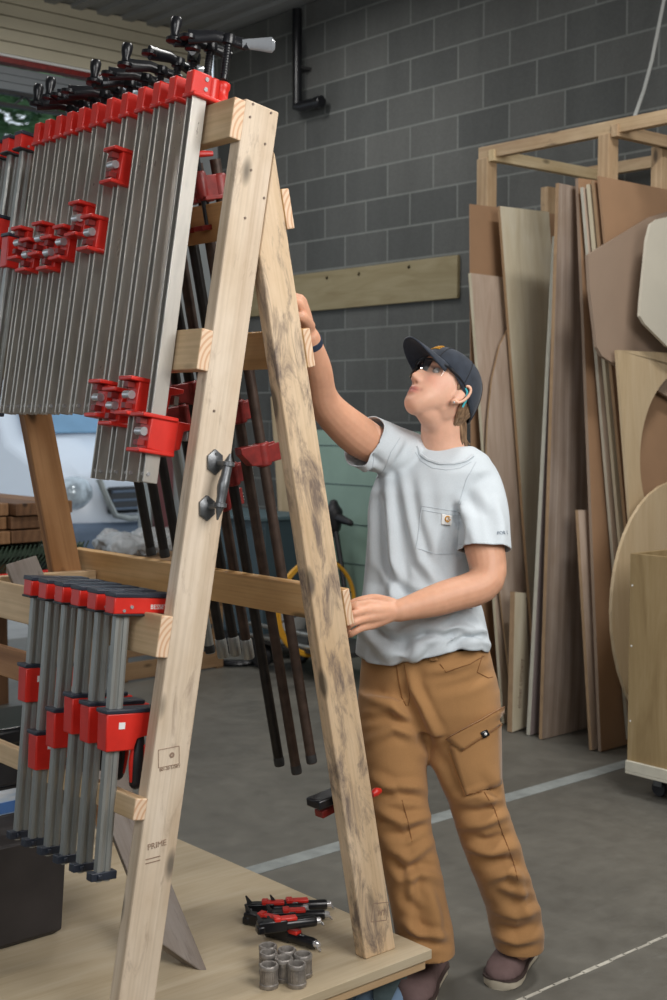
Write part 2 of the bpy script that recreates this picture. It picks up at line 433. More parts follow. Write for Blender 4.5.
# left slope: X = 1.39 + .1707 (Z - .307) at the leg's outer edge ; right slope: X = 2.065 + .1986 (.215 - Z) + ...
def LX(z, off=0): return 1.387+.180*(z-.307)-off
def RX(z, off=0): return 2.172-.1975*(z-.215)+off
Yf = 2.28
def leg(name, pb, pt, y, mat, tilt):
    """38 mm thick, 92 mm wide upright in the plane y..y+.038"""
    return beam(name, (pb[0], y+.019, pb[1]), (pt[0], y+.019, pt[1]), .038, .092, (1, 0, 0), mat, RACK, .004, cut={0: tilt, 1: 0})
sl = .182
leg('leg', (LX(ZD)+.0455, ZD), (LX(2.182)+.0455, 2.182), Yf, M['pine'], -sl)
def cut_leg(y, mat, dx=0.):
    """right upright, its top cut to butt against the left one"""
    pts = [V(RX(ZD)-.1, y, ZD), V(RX(ZD), y, ZD), V(LX(2.09)+.0945, y, 2.09), V(LX(1.862)+.0945, y, 1.862)]
    pts = [p+V(dx, 0, 0) for p in pts]; R = frame(V(-.1975, 0, 1), V(1, 0, 0)); cen = V(1.96, y+.019, 1.1); T = Matrix.Translation(cen) @ R.to_4x4()
    mb = MB().prism([T.inverted() @ p for p in pts], T.to_3x3().inverted() @ V(0, .038, 0))
    o = mb.build('leg', mat, None, .004, smooth=False, world=False); o.parent = RACK; o.matrix_basis = wmat(RACK).inverted() @ T; return o
cut_leg(Yf, M['worn'])
cut_leg(3.43, M['brown'], -.034)
leg('leg', (LX(ZD)+.0455, ZD), (LX(2.18)+.0455, 2.18), 3.43, M['pinerail'], -sl)
nl = V(-1, 0, .180).normalized(); nr = V(1, 0, .1975).normalized()
def rail(z, y0, y1, side, mat, h=.088, t=None):
    t = t or (.030 if side == 'L' else .022)
    n = nl if side == 'L' else nr; x = LX(z) if side == 'L' else RX(z)
    c = V(x, 0, z)+n*(t/2+.001)
    return beam('rail', c+V(0, y0, 0), c+V(0, y1, 0), t, h, V(0, 0, 1)-n*n.z, mat, RACK, .003, ends=M['endgrain'])
for z, h in ((2.14, .088), (1.648, .088), (1.049, .088), (.695, .046)): rail(z, Yf-.002, 3.50, 'L', M['pinerail'], h)
rail(.905, 2.81, 3.50, 'L', M['brown'], .07, .03)
for z in (1.965, 1.662, 1.062): rail(z, Yf-.002, 3.52, 'R', M['orange'])
beam('cross_tie', (1.50, 3.411, 1.022), (2.00, 3.411, 1.012), .038, .075, (0, 0, 1), M['pinerail'], RACK)
bp = V(1.72, 2.545, ZD+.012); bt = onax(24, 570, 1, 3.36)
beam('brace', bp, bt+(bt-bp)*.02, .040, .088, (1, -.6, 0), M['grey_wood'], RACK, .003, cut={0: -1.6, 1: 0})
# nail heads and knots on the near legs
def facept(px, py): return onax(px, py, 1, Yf-.0005)
for px, py in ((214, 411), (253, 104), (250, 117), (271, 113), (265, 144), (251, 170), (245, 218), (264, 198)):
    p = facept(px, py); MB().tube([p+V(0, .002, 0), p-V(0, .0012, 0)], .003, 8).build('nail', M['nailm'], RACK)
# stamps
def stampM(px, py, ang=0.): return Matrix.Translation(onax(px, py, 1, Yf-.0008)) @ Matrix.Rotation(ang, 4, 'Y') @ Matrix.Rotation(pi/2, 4, 'X')
text('stamp_text', 'PRIME', .018, M['ink'], RACK, stampM(157, 845, -.03))
mb = MB()
def rect_lines(mb, px, py, w, h, ang, t=.0016):
    Mx = stampM(px, py, ang)
    for a, b in (((-w, -h), (w, -h)), ((w, -h), (w, h)), ((w, h), (-w, h)), ((-w, h), (-w, -h))):
        a = Vector(a+(0,)); b = Vector(b+(0,)); d = (b-a).normalized(); n = Vector((-d.y, d.x, 0))*t/2
        mb.prism([Mx @ (a-n), Mx @ (b-n), Mx @ (b+n), Mx @ (a+n)], (0, .0006, 0))
rect_lines(mb, 169, 757, .026, .019, .0)
Mx = stampM(172, 755, 0)
mb.rings([[Mx @ Vector((r*math.cos(j*pi/8), r*math.sin(j*pi/8), zz)) for j in range(16)] for r, zz in ((.006, 0), (.006, .0006), (.002, .0006), (.002, 0))], cap=False, closed=True)
rect_lines(mb, 380, 912, .026, .022, .17)
for q in range(2):
    rect_lines(mb, 153, 858+q*4, .018, .0006, 0, .001)
mb.build('stamp', M['ink'], RACK, smooth=False)
text('stamp_text', '001-20 S-DRY', .009, M['ink'], RACK, stampM(170, 768, 0))
text('stamp_text', 'HT', .02, M['ink'], RACK, stampM(382, 913, .17))
# cast pull handle on the left near leg
ph = MB()
pts = [(230, 455), (228, 464), (226, 474), (223, 486), (221.5, 497), (220, 505), (217.5, 519)]
rad = [.003, .010, .0105, .0125, .0105, .010, .0025]
ctr = [onax(x, y, 1, Yf-.040) for x, y in pts]
ph.limb(ctr, rad, 12, 4)
for i in (1, 5): ph.lathe([(.008, -.006), (.0145, -.004), (.0145, .004), (.008, .006)], 14, Matrix.Translation(ctr[i]) @ Matrix.Rotation(.13, 4, 'Y'))
pull = ph.build('pull_handle', M['zinc'], RACK)
for (px, py), i in (((214, 462), 1), ((206, 508), 5)):
    p = onax(px, py, 1, Yf); b = MB().tube([p, ctr[i]], .0055, 10)
    b.rings([[p+V(0, yy, 0)+V(math.sin(a*pi/3)*r, 0, math.cos(a*pi/3)*r*1.25) for a in range(6)] for r, yy in ((.022, 0), (.022, -.006), (.012, -.011))])
    b.tube([p+V(0, -.005, .017), p+V(0, -.012, .017)], .004, 8); b.tube([p+V(0, -.005, -.017), p+V(0, -.012, -.017)], .004, 8)
    b.build('mount_plate', M['zinc'], pull)
# casters
def caster(x, y, rot):
    R = Matrix.Translation(V(x, y, 0)) @ Matrix.Rotation(rot, 4, 'Z')
    w = MB().lathe([(.012, -.016), (.05, -.018), (.062, -.012), (.0625, .012), (.05, .018), (.012, .016)], 28, R @ Matrix.Translation(V(.02, 0, .063)) @ Matrix.Rotation(pi/2, 4, 'X'))
    f = MB()
    for s in (-1, 1):
        f.prism([R @ V(-.035, s*.026, .135), R @ V(.04, s*.026, .135), R @ V(.036, s*.026, .05), R @ V(.008, s*.026, .048)], R.to_3x3() @ V(0, s*.004, 0))
    f.prism([R @ V(-.045, -.04, .135), R @ V(.045, -.04, .135), R @ V(.045, .04, .135), R @ V(-.045, .04, .135)], V(0, 0, .017))
    f.tube([R @ V(.02, -.036, .063), R @ V(.02, .036, .063)], .008, 10)
    fo = f.build('caster', M['cast'], RACK, bevel=.002); w.build('wheel', M['wheel'], fo)
M['cast'] = plain('grey green caster fork', (92, 108, 112), .5, .5, .2, 30); M['wheel'] = plain('blue grey caster wheel', (112, 136, 162), .5, 0, .15, 12)
for x, y, r in ((2.16, 2.30, 2.6), (1.1, 2.30, .5), (2.16, 3.48, .2), (1.1, 3.48, 1)): caster(x, y, r)

# ------------------------------------------------------------------ crank bar clamps on the left slope
ez = V(.164, 0, 1).normalized(); ey = V(0, 1, 0); ex = ey.cross(ez)
SL = Matrix((ex, ey, ez)).transposed()          # x toward the rack, y along the rail, z up the slope
def slp(y, z, out): 
    p = V(LX(z)-.004-.006*(z-1.4), y, z)+nl*out; return p
DZ = 1/ez.z
def crank_clamp(y, zend, zjaw, cr, label, knob='black', flip=0):
    """long channel bar clamp hung by its head from the top rail"""
    o = empty('bar_clamp', slp(y, 2.185, .033), SL, label, 'clamp', 'crank handled bar clamps on the top rail')
    L = (2.187-zend)*DZ; X0, X1, wy = -.040, -.004, .0120
    b = MB(); t = .0045
    b.prism([(X0, -wy, .05), (X1, -wy, .05), (X1, -wy+t, .05), (X0, -wy+t, .05)], (0, 0, -L-.05))
    b.prism([(X0, wy-t, .05), (X1, wy-t, .05), (X1, wy, .05), (X0, wy, .05)], (0, 0, -L-.05))
    b.cur = 1
    b.prism([(X1-.012, -wy+t, .049), (X1-.002, -wy+t, .049), (X1-.002, wy-t, .049), (X1-.012, wy-t, .049)], (0, 0, -L-.048))
    b.build('bar', [M['steel'], M['barweb']], o, bevel=.001, world=False, smooth=False)
    r = MB().tube([(X0+.01, -wy-.003, -L+.018), (X0+.01, wy+.003, -L+.018)], .0045, 8); r.build('stop_pin', M['chrome'], o, world=False)
    h = MB()
    h.box((-.022, 0, .030), (.050, .0285, .054))
    h.box((-.006, 0, .005), (.080, .046, .010))
    h.lathe([(.0155, .003), (.017, .006), (.017, .020), (.0145, .024), (.0145, .040), (.017, .044), (.017, .054), (.0145, .058)], 16, Matrix.Translation(V(.041, 0, 0)))
    h.lathe([(.0155, .003), (.0155, .056)], 14, Matrix.Translation(V(.014, 0, 0)))
    hd = h.build('head', M['red'], o, bevel=.005, world=False)
    MB().tube([(-.012, -.0135, .044), (-.012, -.0170, .044)], .005, 8).tube([(-.012, -.0135, .022), (-.012, -.0170, .022)], .005, 8).build('rivet', M['chrome'], hd, world=False)
    top = .132+cr[1]*.45
    sc = MB().tube([(.041, 0, .065), (.041, 0, top)], .0085, 12)
    for q in range(int((top-.08)/.006)): sc.lathe([(.0085, 0), (.0094, .0015), (.0085, .003)], 10, Matrix.Translation(V(.041, 0, .075+q*.006)), cap=False)
    sc.build('screw', M['black'], o, world=False)
    A = Matrix.Translation(V(.041, 0, top)) @ Matrix.Rotation(cr[0], 4, 'Z')
    c = MB().lathe([(.008, -.013), (.015, -.011), (.016, 0), (.015, .009), (.008, .011)], 14, A)
    c.tube([A @ V(0, 0, 0), A @ V(.03, .004, .001), A @ V(.062, .002, -.006), A @ V(.088, 0, -.010)], [.012, .0135, .0145, .017], 12, flat=.55)
    c.tube([A @ V(0, 0, 0), A @ V(-.022, -.003, -.001), A @ V(-.04, 0, -.004), A @ V(-.052, 0, -.004)], [.012, .0125, .014, .008], 12, flat=.6)
    c.lathe([(.008, 0), (.018, .002), (.018, .010), (.008, .013)], 14, A @ Matrix.Translation(V(.088, 0, -.018)))
    ck = c.build('crank', M['black'], o, world=False)
    if knob:
        kk = MB().lathe([(.006, 0), (.010, .004), (.009, .012), (.0125, .026), (.0135, .04), (.011, .046), (.004, .048)], 16, A @ Matrix.Translation(V(.088, 0, -.007)))
        kk.build('knob', M['black'], ck, world=False)
    else:
        kk = MB().tube([A @ V(-.03, 0, -.004), A @ V(-.055, 0, .0), A @ V(-.095, 0, .006), A @ V(-.102, 0, .007)], [.011, .013, .018, .010], 14, flat=.7)
        kk.build('knob', M['clearplastic'], ck, world=False)
    # sliding jaw
    zj = -(2.187-zjaw)*DZ
    j = MB()
    for s in (-1, 1):
        j.prism([(-.046, s*(wy+.001), zj-.036), (.024, s*(wy+.001), zj-.040), (.026, s*(wy+.001), zj+.034), (-.044, s*(wy+.001), zj+.032)], (0, s*.008, 0))
    for zz in (-.044, .032):
        j.box((-.024, 0, zj+zz+.003), (.090, .054, .009))
    j.box((.012, 0, zj-.003), (.026, .034, .07)); j.box((-.042, 0, zj-.003), (.006, .034, .066))
    j.prism([(.02, -.015, zj+.034), (.078, -.015, zj+.034), (.078, -.015, zj+.024), (.046, -.015, zj+.014), (.042, -.015, zj-.026), (.02, -.015, zj-.034)], (0, .03, 0))
    jw = j.build('sliding_jaw', M['red'], o, bevel=.0025, world=False)
    MB().tube([(-.054, -.013, zj), (-.054, .013, zj)], .0095, 16).build('roller', M['chrome'], jw, world=False)
    for zq in (.022, -.024): MB().box((-.055, 0, zj+zq), (.018, .016, .012)).build('spring_stop', M['darkred'], jw, world=False)
    MB().box((.062, 0, zj+.006), (.012, .026, .020)).build('jaw_pad', M['galv'], jw, bevel=.001, world=False)
    return o
ordn = ['', 'second', 'third', 'fourth', 'fifth', 'sixth', 'seventh', 'eighth', 'ninth', 'tenth', 'eleventh', 'twelfth']
Yc = [2.375, 2.444, 2.508, 2.574, 2.645, 2.713, 2.782, 2.846, 2.905, 2.960, 3.018, 3.073]
Yc = [2.375+(y-2.375)*.975 for y in Yc]
ZJ = [1.467, 1.545, 1.522, 1.54, 2.073, 1.925, 1.965, 1.915, 1.895, 1.935, 1.90, 1.935]
ZE = [1.362]*4+[1.508]*8
CR = [(2.6, .05), (2.95, .045), (-2.2, .02), (3.3, .025), (2.9, .012), (2.8, .0), (2.5, .0), (3.5, -.008), (2.7, -.01), (2.6, -.005), (3.0, -.015), (2.8, -.02)]
KN = [None, 'b', None, None, 'b', None, None, 'b', None, None, 'b', 'b']
for i in range(12):
    if i == 0: lb = 'long bar clamp nearest the near end of the top rail, flat side in view'
    elif i == 11: lb = 'crank-handled bar clamp hanging last in its row, beside the boxy red parallel clamps'
    else: lb = ordn[i]+' crank-handled bar clamp along the top rail from the near post'
    crank_clamp(Yc[i], ZE[i], ZJ[i], CR[i], lb, KN[i])

# ------------------------------------------------------------------ parallel (boxy red) clamps
def par_clamp(y, zrail, zend, zjaw, label, group, tilt=.164, arm=.10):
    e3 = V(tilt, 0, 1).normalized(); o = empty('parallel_clamp', slp(y, zrail+(.034 if tilt < .16 else .046),   .033+(.019 if tilt < .16 else 0)), Matrix((ey.cross(e3), ey, e3)).transposed(), label, 'clamp', group)
    L = (zrail+.046-zend)*DZ
    b = MB(); wx, wy = .0165, .0075; c = -.022
    b.prism([(c-wx, -wy, .01), (c-wx+.006, -wy-.002, .01), (c-.003, -wy, .01), (c-.003, -wy+.003, .01), (c+.003, -wy+.003, .01), (c+.003, -wy, .01), (c+wx-.006, -wy-.002, .01), (c+wx, -wy, .01),
             (c+wx, wy, .01), (c+wx-.006, wy+.002, .01), (c+.003, wy, .01), (c+.003, wy-.003, .01), (c-.003, wy-.003, .01), (c-.003, wy, .01), (c-wx+.006, wy+.002, .01), (c-wx, wy, .01)], (0, 0, -L-.01))
    b.build('bar', M['galv'], o, bevel=.0008, world=False, smooth=False)
    h = MB()
    pr = [(-.052, -.019, .002), (arm, -.019, .004), (arm, -.019, .034), (-.052, -.019, .042)]
    h.prism(pr, (0, .038, 0)); hd = h.build('fixed_jaw', M['red'], o, bevel=.003, world=False)
    MB().box((.022, 0, .0425), (.150, .043, .010)).build('jaw_face', M['bluepad'], hd, bevel=.002, world=False)
    MB().box((.022, 0, .001), (.152, .040, .005)).build('rim', M['blackrub'], hd, bevel=.001, world=False)
    MB().tube([(-.01, -.0185, .018), (-.01, -.0215, .018)], .004, 8).tube([(-.028, -.0185, .010), (-.028, -.0215, .010)], .0035, 8).build('rivet', M['chrome'], hd, world=False)
    Mx = Matrix.Translation(V(.058, -.0196, .018)) @ Matrix.Rotation(pi/2, 4, 'X')
    z = -(zrail+.046-zjaw)*DZ
    j = MB().prism([(-.050, -.019, z+.03), (arm-.012, -.019, z+.03), (arm-.012, -.019, z-.012), (.03, -.019, z-.026), (.022, -.019, z-.05), (-.046, -.019, z-.05)], (0, .038, 0))
    jw = j.build('sliding_jaw', M['red'], o, bevel=.003, world=False)
    MB().box((.018, 0, z+.034), (.142, .043, .009)).build('jaw_face', M['bluepad'], jw, bevel=.002, world=False)
    MB().box((-.012, -.0195, z+.004), (.015, .0016, .014)).build('sticker', M['white'], jw, world=False)
    a = MB().limb([(.045, 0, z-.03), (.045, 0, z-.075), (.045, 0, z-.125)], [.012, .0175, .014], 12, 3)
    ad = a.build('handle', M['blackrub'], jw, world=False)
    st = MB()
    for q in range(3):
        an = q*2*pi/3-.9; st.limb([(.045+.014*math.cos(an), .014*math.sin(an), z-.045), (.045+.0165*math.cos(an), .0165*math.sin(an), z-.078), (.045+.013*math.cos(an), .013*math.sin(an), z-.12)], [.004, .006, .004], 8, 2)
    st.build('grip_strip', M['red'], ad, world=False)
    MB().tube([(.045, 0, z-.02), (.045, 0, z-.05)], .006, 8).build('screw', M['black'], jw, world=False)
    MB().box((c, 0, -L+.012), (.062, .022, .018)).box((c-.012, -.002, -L+.012), (.010, .028, .010)).build('end_stop', M['bluepad'], o, bevel=.002, world=False)
    return o, hd, Mx
TILT = .100
Yk = [2.362, 2.440, 2.515, 2.592, 2.670, 2.745]
Yk = [2.362+(y-2.362)*.94 for y in Yk]
Zs = [.862, .866, .872, .828, .765, .905]
lk = ['red parallel clamp nearest the near post on the middle rail, white sticker in view', 'second boxy red parallel clamp along the middle rail from the near post', 'third boxy red parallel clamp along the middle rail from the near post',
      'fourth boxy red parallel clamp along the middle rail from the near post', 'fifth boxy red parallel clamp on the middle rail, sliding jaw lowest of the row', 'sixth boxy red parallel clamp on the middle rail, farthest from the near post']
for i in range(6):
    o, hd, Mx = par_clamp(Yk[i], 1.049, .540, Zs[i], lk[i], 'boxy parallel clamps on the middle rail', TILT, .115)
    if i == 0:
        t = text('lettering', 'BESSEY', .014, M['white'], None, Mx); t.parent = hd; t.matrix_basis = Mx
lk = ['boxy red parallel clamp on the top rail, first beyond the crank-handled row', 'boxy red parallel clamp on the top rail, second beyond the crank-handled row', 'boxy red parallel clamp on the top rail, third beyond the crank-handled row', 'boxy red parallel clamp on the top rail, farthest of the boxy ones']
for i, y in enumerate((3.145, 3.215, 3.285, 3.355)):
    par_clamp(y, 2.14, 1.50, (1.93, 1.985, 1.94, 1.95)[i], lk[i], 'boxy parallel clamps on the top rail')

# ------------------------------------------------------------------ pipe clamps on the right slope
er = V(-.1975, 0, 1).normalized(); exr = ey.cross(er)
SR = Matrix((-exr, -ey, er)).transposed()         # x points into the rack
def pipe_clamp(y, zend, zjaw, label, mat, seed, couple=False):
    q = random.Random(seed)
    zt = 2.01; p = V(RX(zt), y, zt)+nr*.055
    o = empty('pipe_clamp', p, SR, label, 'clamp', 'iron pipe clamps on the far slope')
    D = 1/er.z; L = (zt-zend)*D
    MB().tube([(0, 0, .10), (0, 0, -L)], .0135, 14).build('pipe', mat, o, world=False)
    if couple: MB().lathe([(.0142, -L-.004), (.016, -L), (.016, -L+.045), (.0142, -L+.05)], 14).build('tape_wrap', M['galv'], o, world=False)
    else: MB().lathe([(.0139, -L+.002), (.0145, -L+.005), (.0145, -L+.02), (.0139, -L+.024)], 14).build('thread_cap', M['trussm'], o, world=False)
    h = MB().lathe([(.018, .012), (.021, .016), (.021, .06), (.018, .066)], 14)
    h.box((.03, 0, .04), (.05, .026, .05)); h.lathe([(.013, .01), (.015, .015), (.015, .07), (.012, .076)], 12, Matrix.Translation(V(.052, 0, 0)))
    h.box((.02, 0, .012), (.08, .04, .010))
    hd = h.build('head', M['darkred'], o, bevel=.002, world=False)
    MB().tube([(.052, 0, -.05), (.052, 0, .115)], .007, 10).build('screw', M['black'], o, world=False)
    a = q.uniform(-.7, .7); A = Matrix.Translation(V(.052, 0, .112)) @ Matrix.Rotation(a, 4, 'Z')
    c = MB().tube([A @ V(-.04, 0, 0), A @ V(.0, 0, .004), A @ V(.05, 0, .006), A @ V(.07, 0, .006)], [.006, .009, .008, .01], 10)
    c.limb([A @ V(.068, 0, .006), A @ V(.068, 0, .02), A @ V(.068, 0, .042)], [.007, .009, .012], 12, 3); c.build('crank', M['red'], o, world=False)
    MB().box((.055, 0, -.055), (.055, .036, .012)).build('pressure_plate', M['darkred'], o, bevel=.002, world=False)
    z = -(zt-zjaw)*D
    j = MB().lathe([(.017, z-.03), (.021, z-.026), (.021, z+.026), (.017, z+.03)], 14)
    j.prism([(.01, -.014, z+.028), (.072, -.014, z+.03), (.072, -.014, z+.014), (.045, -.014, z-.02), (.01, -.014, z-.026)], (0, .028, 0))
    for s in (-1, 1): j.box((-.03, s*.016, z), (.05, .006, .044))
    jw = j.build('sliding_jaw', M['darkred'], o, bevel=.002, world=False)
    cl = MB()
    for w in range(3): cl.box((-.03, 0, z-.012+w*.008), (.062, .026, .003))
    cl.build('clutch_plate', M['coupling'], jw, world=False)
    return o
pc = [(2.572, .60, 1.405, 'pipe_brown', 'dark iron pipe clamp reaching low, nearest the near right leg', 0), (2.645, .555, 1.51, 'pipe_brown', 'dark iron pipe clamp reaching lowest of all the pipe clamps', 0), (2.716, .562, 1.35, 'pipe', 'dark iron pipe clamp reaching low, third in line from the near post', 0),
      (2.775, .855, 1.28, 'pipe_brown', 'shorter pipe clamp with pale wrapped end, nearest beside the three low pipes', 1), (2.833, .855, 1.56, 'pipe', 'shorter pipe clamp with pale wrapped end, second beyond the low pipes', 1), (2.895, .84, 1.50, 'pipe', 'shorter pipe clamp with pale wrapped end, third beyond the low pipes', 1), (2.955, .84, 1.47, 'galv', 'greyest pipe clamp of the far slope, ending beside the near post', 0),
      (3.03, 1.10, 1.50, 'pipe', 'pipe clamp hanging high behind the bar clamps, fifth of the short pipes', 0), (3.10, 1.10, 1.58, 'pipe', 'pipe clamp hanging high behind the bar clamps, second from the far leg', 0), (3.17, 1.10, 1.45, 'pipe', 'pipe clamp hanging high behind the bar clamps, nearest the far leg', 0)]
for i, (y, ze, zj, m, lb, cp) in enumerate(pc): pipe_clamp(y, ze, zj, lb, M[m], i+3, cp)

# small clamp gripping the right near leg from behind
o = empty('small_clamp', (2.06, 2.36, .55), None, 'small black and red clamp gripping the near right leg low down from behind', 'clamp')
p = onax(338, 800, 1, 2.35)
b = MB().box(onax(330, 797, 1, 2.35)+V(0, 0, .0), (.11, .05, .022), Matrix.Rotation(-.12, 3, 'Y')); b.build('jaw_pad', M['black'], o, bevel=.004)
b = MB().box(onax(334, 806, 1, 2.36), (.10, .03, .018), Matrix.Rotation(-.2, 3, 'Y')).tube([onax(340, 800, 1, 2.36), onax(372, 795, 1, 2.36)], .009, 10); b.build('frame', M['darkred'], o, bevel=.002)
MB().limb([onax(372, 795, 1, 2.36), onax(376, 792, 1, 2.36), onax(379, 791, 1, 2.36)], [.007, .011, .008], 12).build('knob', M['red'], o)
MB().tube([onax(328, 812, 1, 2.36), onax(332, 806, 1, 2.36)], .006, 8).build('screw_tip', M['chrome'], o)

# ------------------------------------------------------------------ things on the deck
def coupling(x, y, z, label):
    o = MB()
    prof = [(.0195, 0), (.0215, .002), (.0215, .010), (.0195, .012)]
    R = .0195; pts = [(.0205, 0), (.0222, .0025), (.0222, .010), (.0198, .012), (.0198, .042), (.0222, .044), (.0222, .0515), (.0205, .054), (.0165, .054), (.0155, .051), (.015, .04), (.015, .004)]
    o.lathe(pts, 28, Matrix.Translation(V(x, y, z)), cap=False)
    n = 28; 
    a = MB(); a.v, a.f, a.mi = o.v, o.f, o.mi
    base = len(a.v)
    a.f.append(tuple(range(base-n, base))); a.mi.append(0); a.f.append(tuple(range(n))[::-1]); a.mi.append(0)
    for q in range(22):
        t = q*2*pi/22; a.box((x+.0200*math.cos(t), y+.0200*math.sin(t), z+.027), (.0022, .0030, .028), Matrix.Rotation(t, 3, 'Z'))
    ob = a.build('pipe_coupling', M['coupling'], None, origin=(x, y, z)); tag(ob, label, 'pipe coupling', 'pipe couplings standing on the deck'); return ob
cpl = [((269, 987), 'ribbed iron pipe coupling standing at the front left of the cluster'), ((284, 980), 'ribbed iron pipe coupling in the middle of the cluster on the deck'), ((297, 986), 'ribbed iron pipe coupling standing at the front right of the cluster'),
       ((303, 976), 'ribbed iron pipe coupling at the right, close behind the front right one'), ((268.5, 974), 'ribbed iron pipe coupling at the left, close behind the front left one'), ((287, 971), 'ribbed iron pipe coupling at the back middle, nearest the black spring clamps')]
for (px, py), lb in cpl:
    p = onax(px, py, 2, ZD); coupling(p.x, p.y, ZD, lb)
p = onax(268, 967, 2, ZD); coupling(p.x, p.y, ZD, 'ribbed iron pipe coupling at the back left of the cluster, mostly hidden')

def quick_clamp(p, ang, tilt, label, roll=0):
    """compact black clamp: square body, round plunger with bright end, red lever, wire trigger"""
    Rm = Matrix.Rotation(ang, 3, 'Z') @ Matrix.Rotation(tilt, 3, 'Y') @ Matrix.Rotation(roll, 3, 'X')
    o = empty('edge_clamp', p, Rm, label, 'clamp', 'small black and red clamps heaped on the deck')
    MB().box((-.03, 0, .017), (.075, .026, .03)).box((-.06, 0, .012), (.02, .03, .02)).build('body', M['black'], o, bevel=.004, world=False)
    MB().lathe([(.010, 0), (.0135, .003), (.0135, .075), (.012, .082)], 16, Matrix.Translation(V(.0, 0, .016)) @ Matrix.Rotation(pi/2, 4, 'Y')).build('barrel', M['black'], o, world=False)
    MB().lathe([(.009, 0), (.009, .012), (.006, .016)], 14, Matrix.Translation(V(.08, 0, .016)) @ Matrix.Rotation(pi/2, 4, 'Y')).build('plunger', M['chrome'], o, world=False)
    MB().box((.005, 0, .031), (.055, .022, .010)).box((-.018, 0, .033), (.018, .026, .012)).build('lever', M['red'], o, bevel=.003, world=False)
    MB().tube([(.09, -.004, .016), (.098, -.01, .012), (.102, -.004, .004), (.096, .004, .006)], .0018, 6).build('wire_loop', M['chrome'], o, world=False)
    MB().prism([(-.062, -.003, .02), (-.07, -.003, .05), (-.066, -.003, .05), (-.05, -.003, .03)], (0, .006, 0)).build('tongue', M['trussm'], o, world=False)
    return o
def dk(px, py, h=0): 
    p = onax(px, py, 2, ZD+h); return p
X2 = math.atan2(-.654, .757)   # direction of the image's right on the deck
quick_clamp(dk(268, 928), X2-.50, 0, 'black clamp lying lowest left in the heap, red lever toward the couplings')
quick_clamp(dk(289, 942), X2-.65, 0, 'black clamp nearest the pipe couplings, bright plunger pointing at them')
quick_clamp(dk(293, 922), X2+.12, 0, 'black clamp lying along the right of the heap with bright tip')
quick_clamp(dk(272, 914, .0), X2+.05, 0, 'black clamp at the back left of the heap, red lever up')
quick_clamp(dk(284, 931, .042), X2+.30, .0, 'black clamp lying on top across the middle of the heap')
quick_clamp(dk(296, 912), X2+.16, 0, 'black clamp at the back of the heap, barrel toward the near right leg')
#==SECTION background
M['birch'] = ply('pale maple panel', (214, 204, 178), (222, 214, 192), (204, 192, 164), .5)
M['pinkwood'] = ply('pinkish veneer panel', (194, 174, 156), (206, 188, 172), (180, 158, 140), .6)
M['mdf'] = plain('brown hardboard', (164, 130, 100), .7, 0, .05, 6)
M['mdf2'] = plain('grey brown fibreboard', (154, 133, 115), .75, 0, .04, 5)
M['tan'] = ply('tan plywood panel', (196, 174, 140), (204, 184, 152), (186, 164, 130), .4)
M['paleply'] = plain('pale grey panel', (204, 198, 182), .6, 0, .04, 4)
M['greyoak'] = wood('grey oak panel', (164, 148, 136), (142, 126, 114), (180, 166, 154), 0, ringy=.6, knots=False, grain=.6)
M['purple'] = plain('purplish panel face', (150, 136, 134), .7, 0, .06, 4)
M['edge'] = plain('pale panel edge', (200, 196, 180), .6, 0, .06, 20)
M['edgetan'] = plain('tan panel edge', (168, 138, 106), .7, 0, .1, 20)
M['framew'] = wood('rack framing lumber', (190, 162, 130), (160, 132, 102), (210, 186, 152), .1, ringy=.4); M['cream'] = wood('pale rack beam', (226, 204, 162), (204, 176, 128), (236, 218, 182), 0, ringy=.3)
M['boxply'] = ply('box plywood', (158, 136, 98), (170, 148, 112), (142, 120, 84), .5)
M['wallply'] = ply('wall board plywood', (150, 138, 106), (160, 148, 118), (138, 124, 92), .5)

# board, pipe and cord on the block wall
a0 = onax(286, 277, 0, 5.74); a1 = onax(459, 255, 0, 5.74); a2 = onax(459, 298, 0, 5.74)
wb = empty('wall_board', (5.74, (a0.y+a1.y)/2, (a1.z+a2.z)/2), None, 'long plywood board screwed flat to the grey block wall above the woman', 'board')
beam('board', (5.738, a1.y, (a1.z+a2.z)/2), (5.738, a0.y+.6, (a1.z+a2.z)/2), .024, a1.z-a2.z, (0, 0, 1), M['wallply'], wb, .002)
for q, (px, py) in enumerate(((327, 278), (359, 274), (409, 267))):
    p = onax(px, py, 0, 5.727); MB().tube([p+V(.003, 0, 0), p-V(.001, 0, 0)], .012, 10).build('screw_head', M['framew'], wb)
pt = onax(297, 0, 0, 5.66); pb = onax(298, 106, 0, 5.66); pe = onax(321, 110, 0, 5.66)
dp = MB().tube([V(5.66, pt.y, 4.2), V(5.66, pt.y, pb.z+.05), V(5.66, pt.y, pb.z), V(5.66, pt.y-.05, pb.z-.01), V(5.66, pe.y, pb.z-.012)], [.034, .034, .036, .036, .032], 16)
dpo = dp.build('drain_pipe', M['black'], None); tag(dpo, 'black pipe coming down the block wall and turning to the right', 'pipe')
MB().lathe([(.036, 0), (.040, .005), (.040, .05), (.036, .055)], 16, Matrix.Translation(V(5.66, pe.y-.01, pb.z-.012)) @ Matrix.Rotation(-pi/2, 4, 'X')).build('coupling', M['black'], dpo)
for z in (pb.z+.25,): MB().box((5.71, pt.y, z), (.09, .09, .02)).build('bracket', M['trussm'], dpo)
c0 = onax(668, -20, 0, 5.6); c1 = onax(652, 60, 0, 5.5); c2 = onax(644, 90, 0, 5.35); c3 = onax(632, 124, 0, 4.9)
c3.z = max(c3.z, 2.70)
tag(MB().tube([c0+(c0-c1)*2, c0, c1, c2, c3], .009, 8).build('hanging_cord', plain('white cord', (190, 192, 188), .6, 0, .05), None), 'thin white cord slanting down the wall to the sheet rack', 'cord')

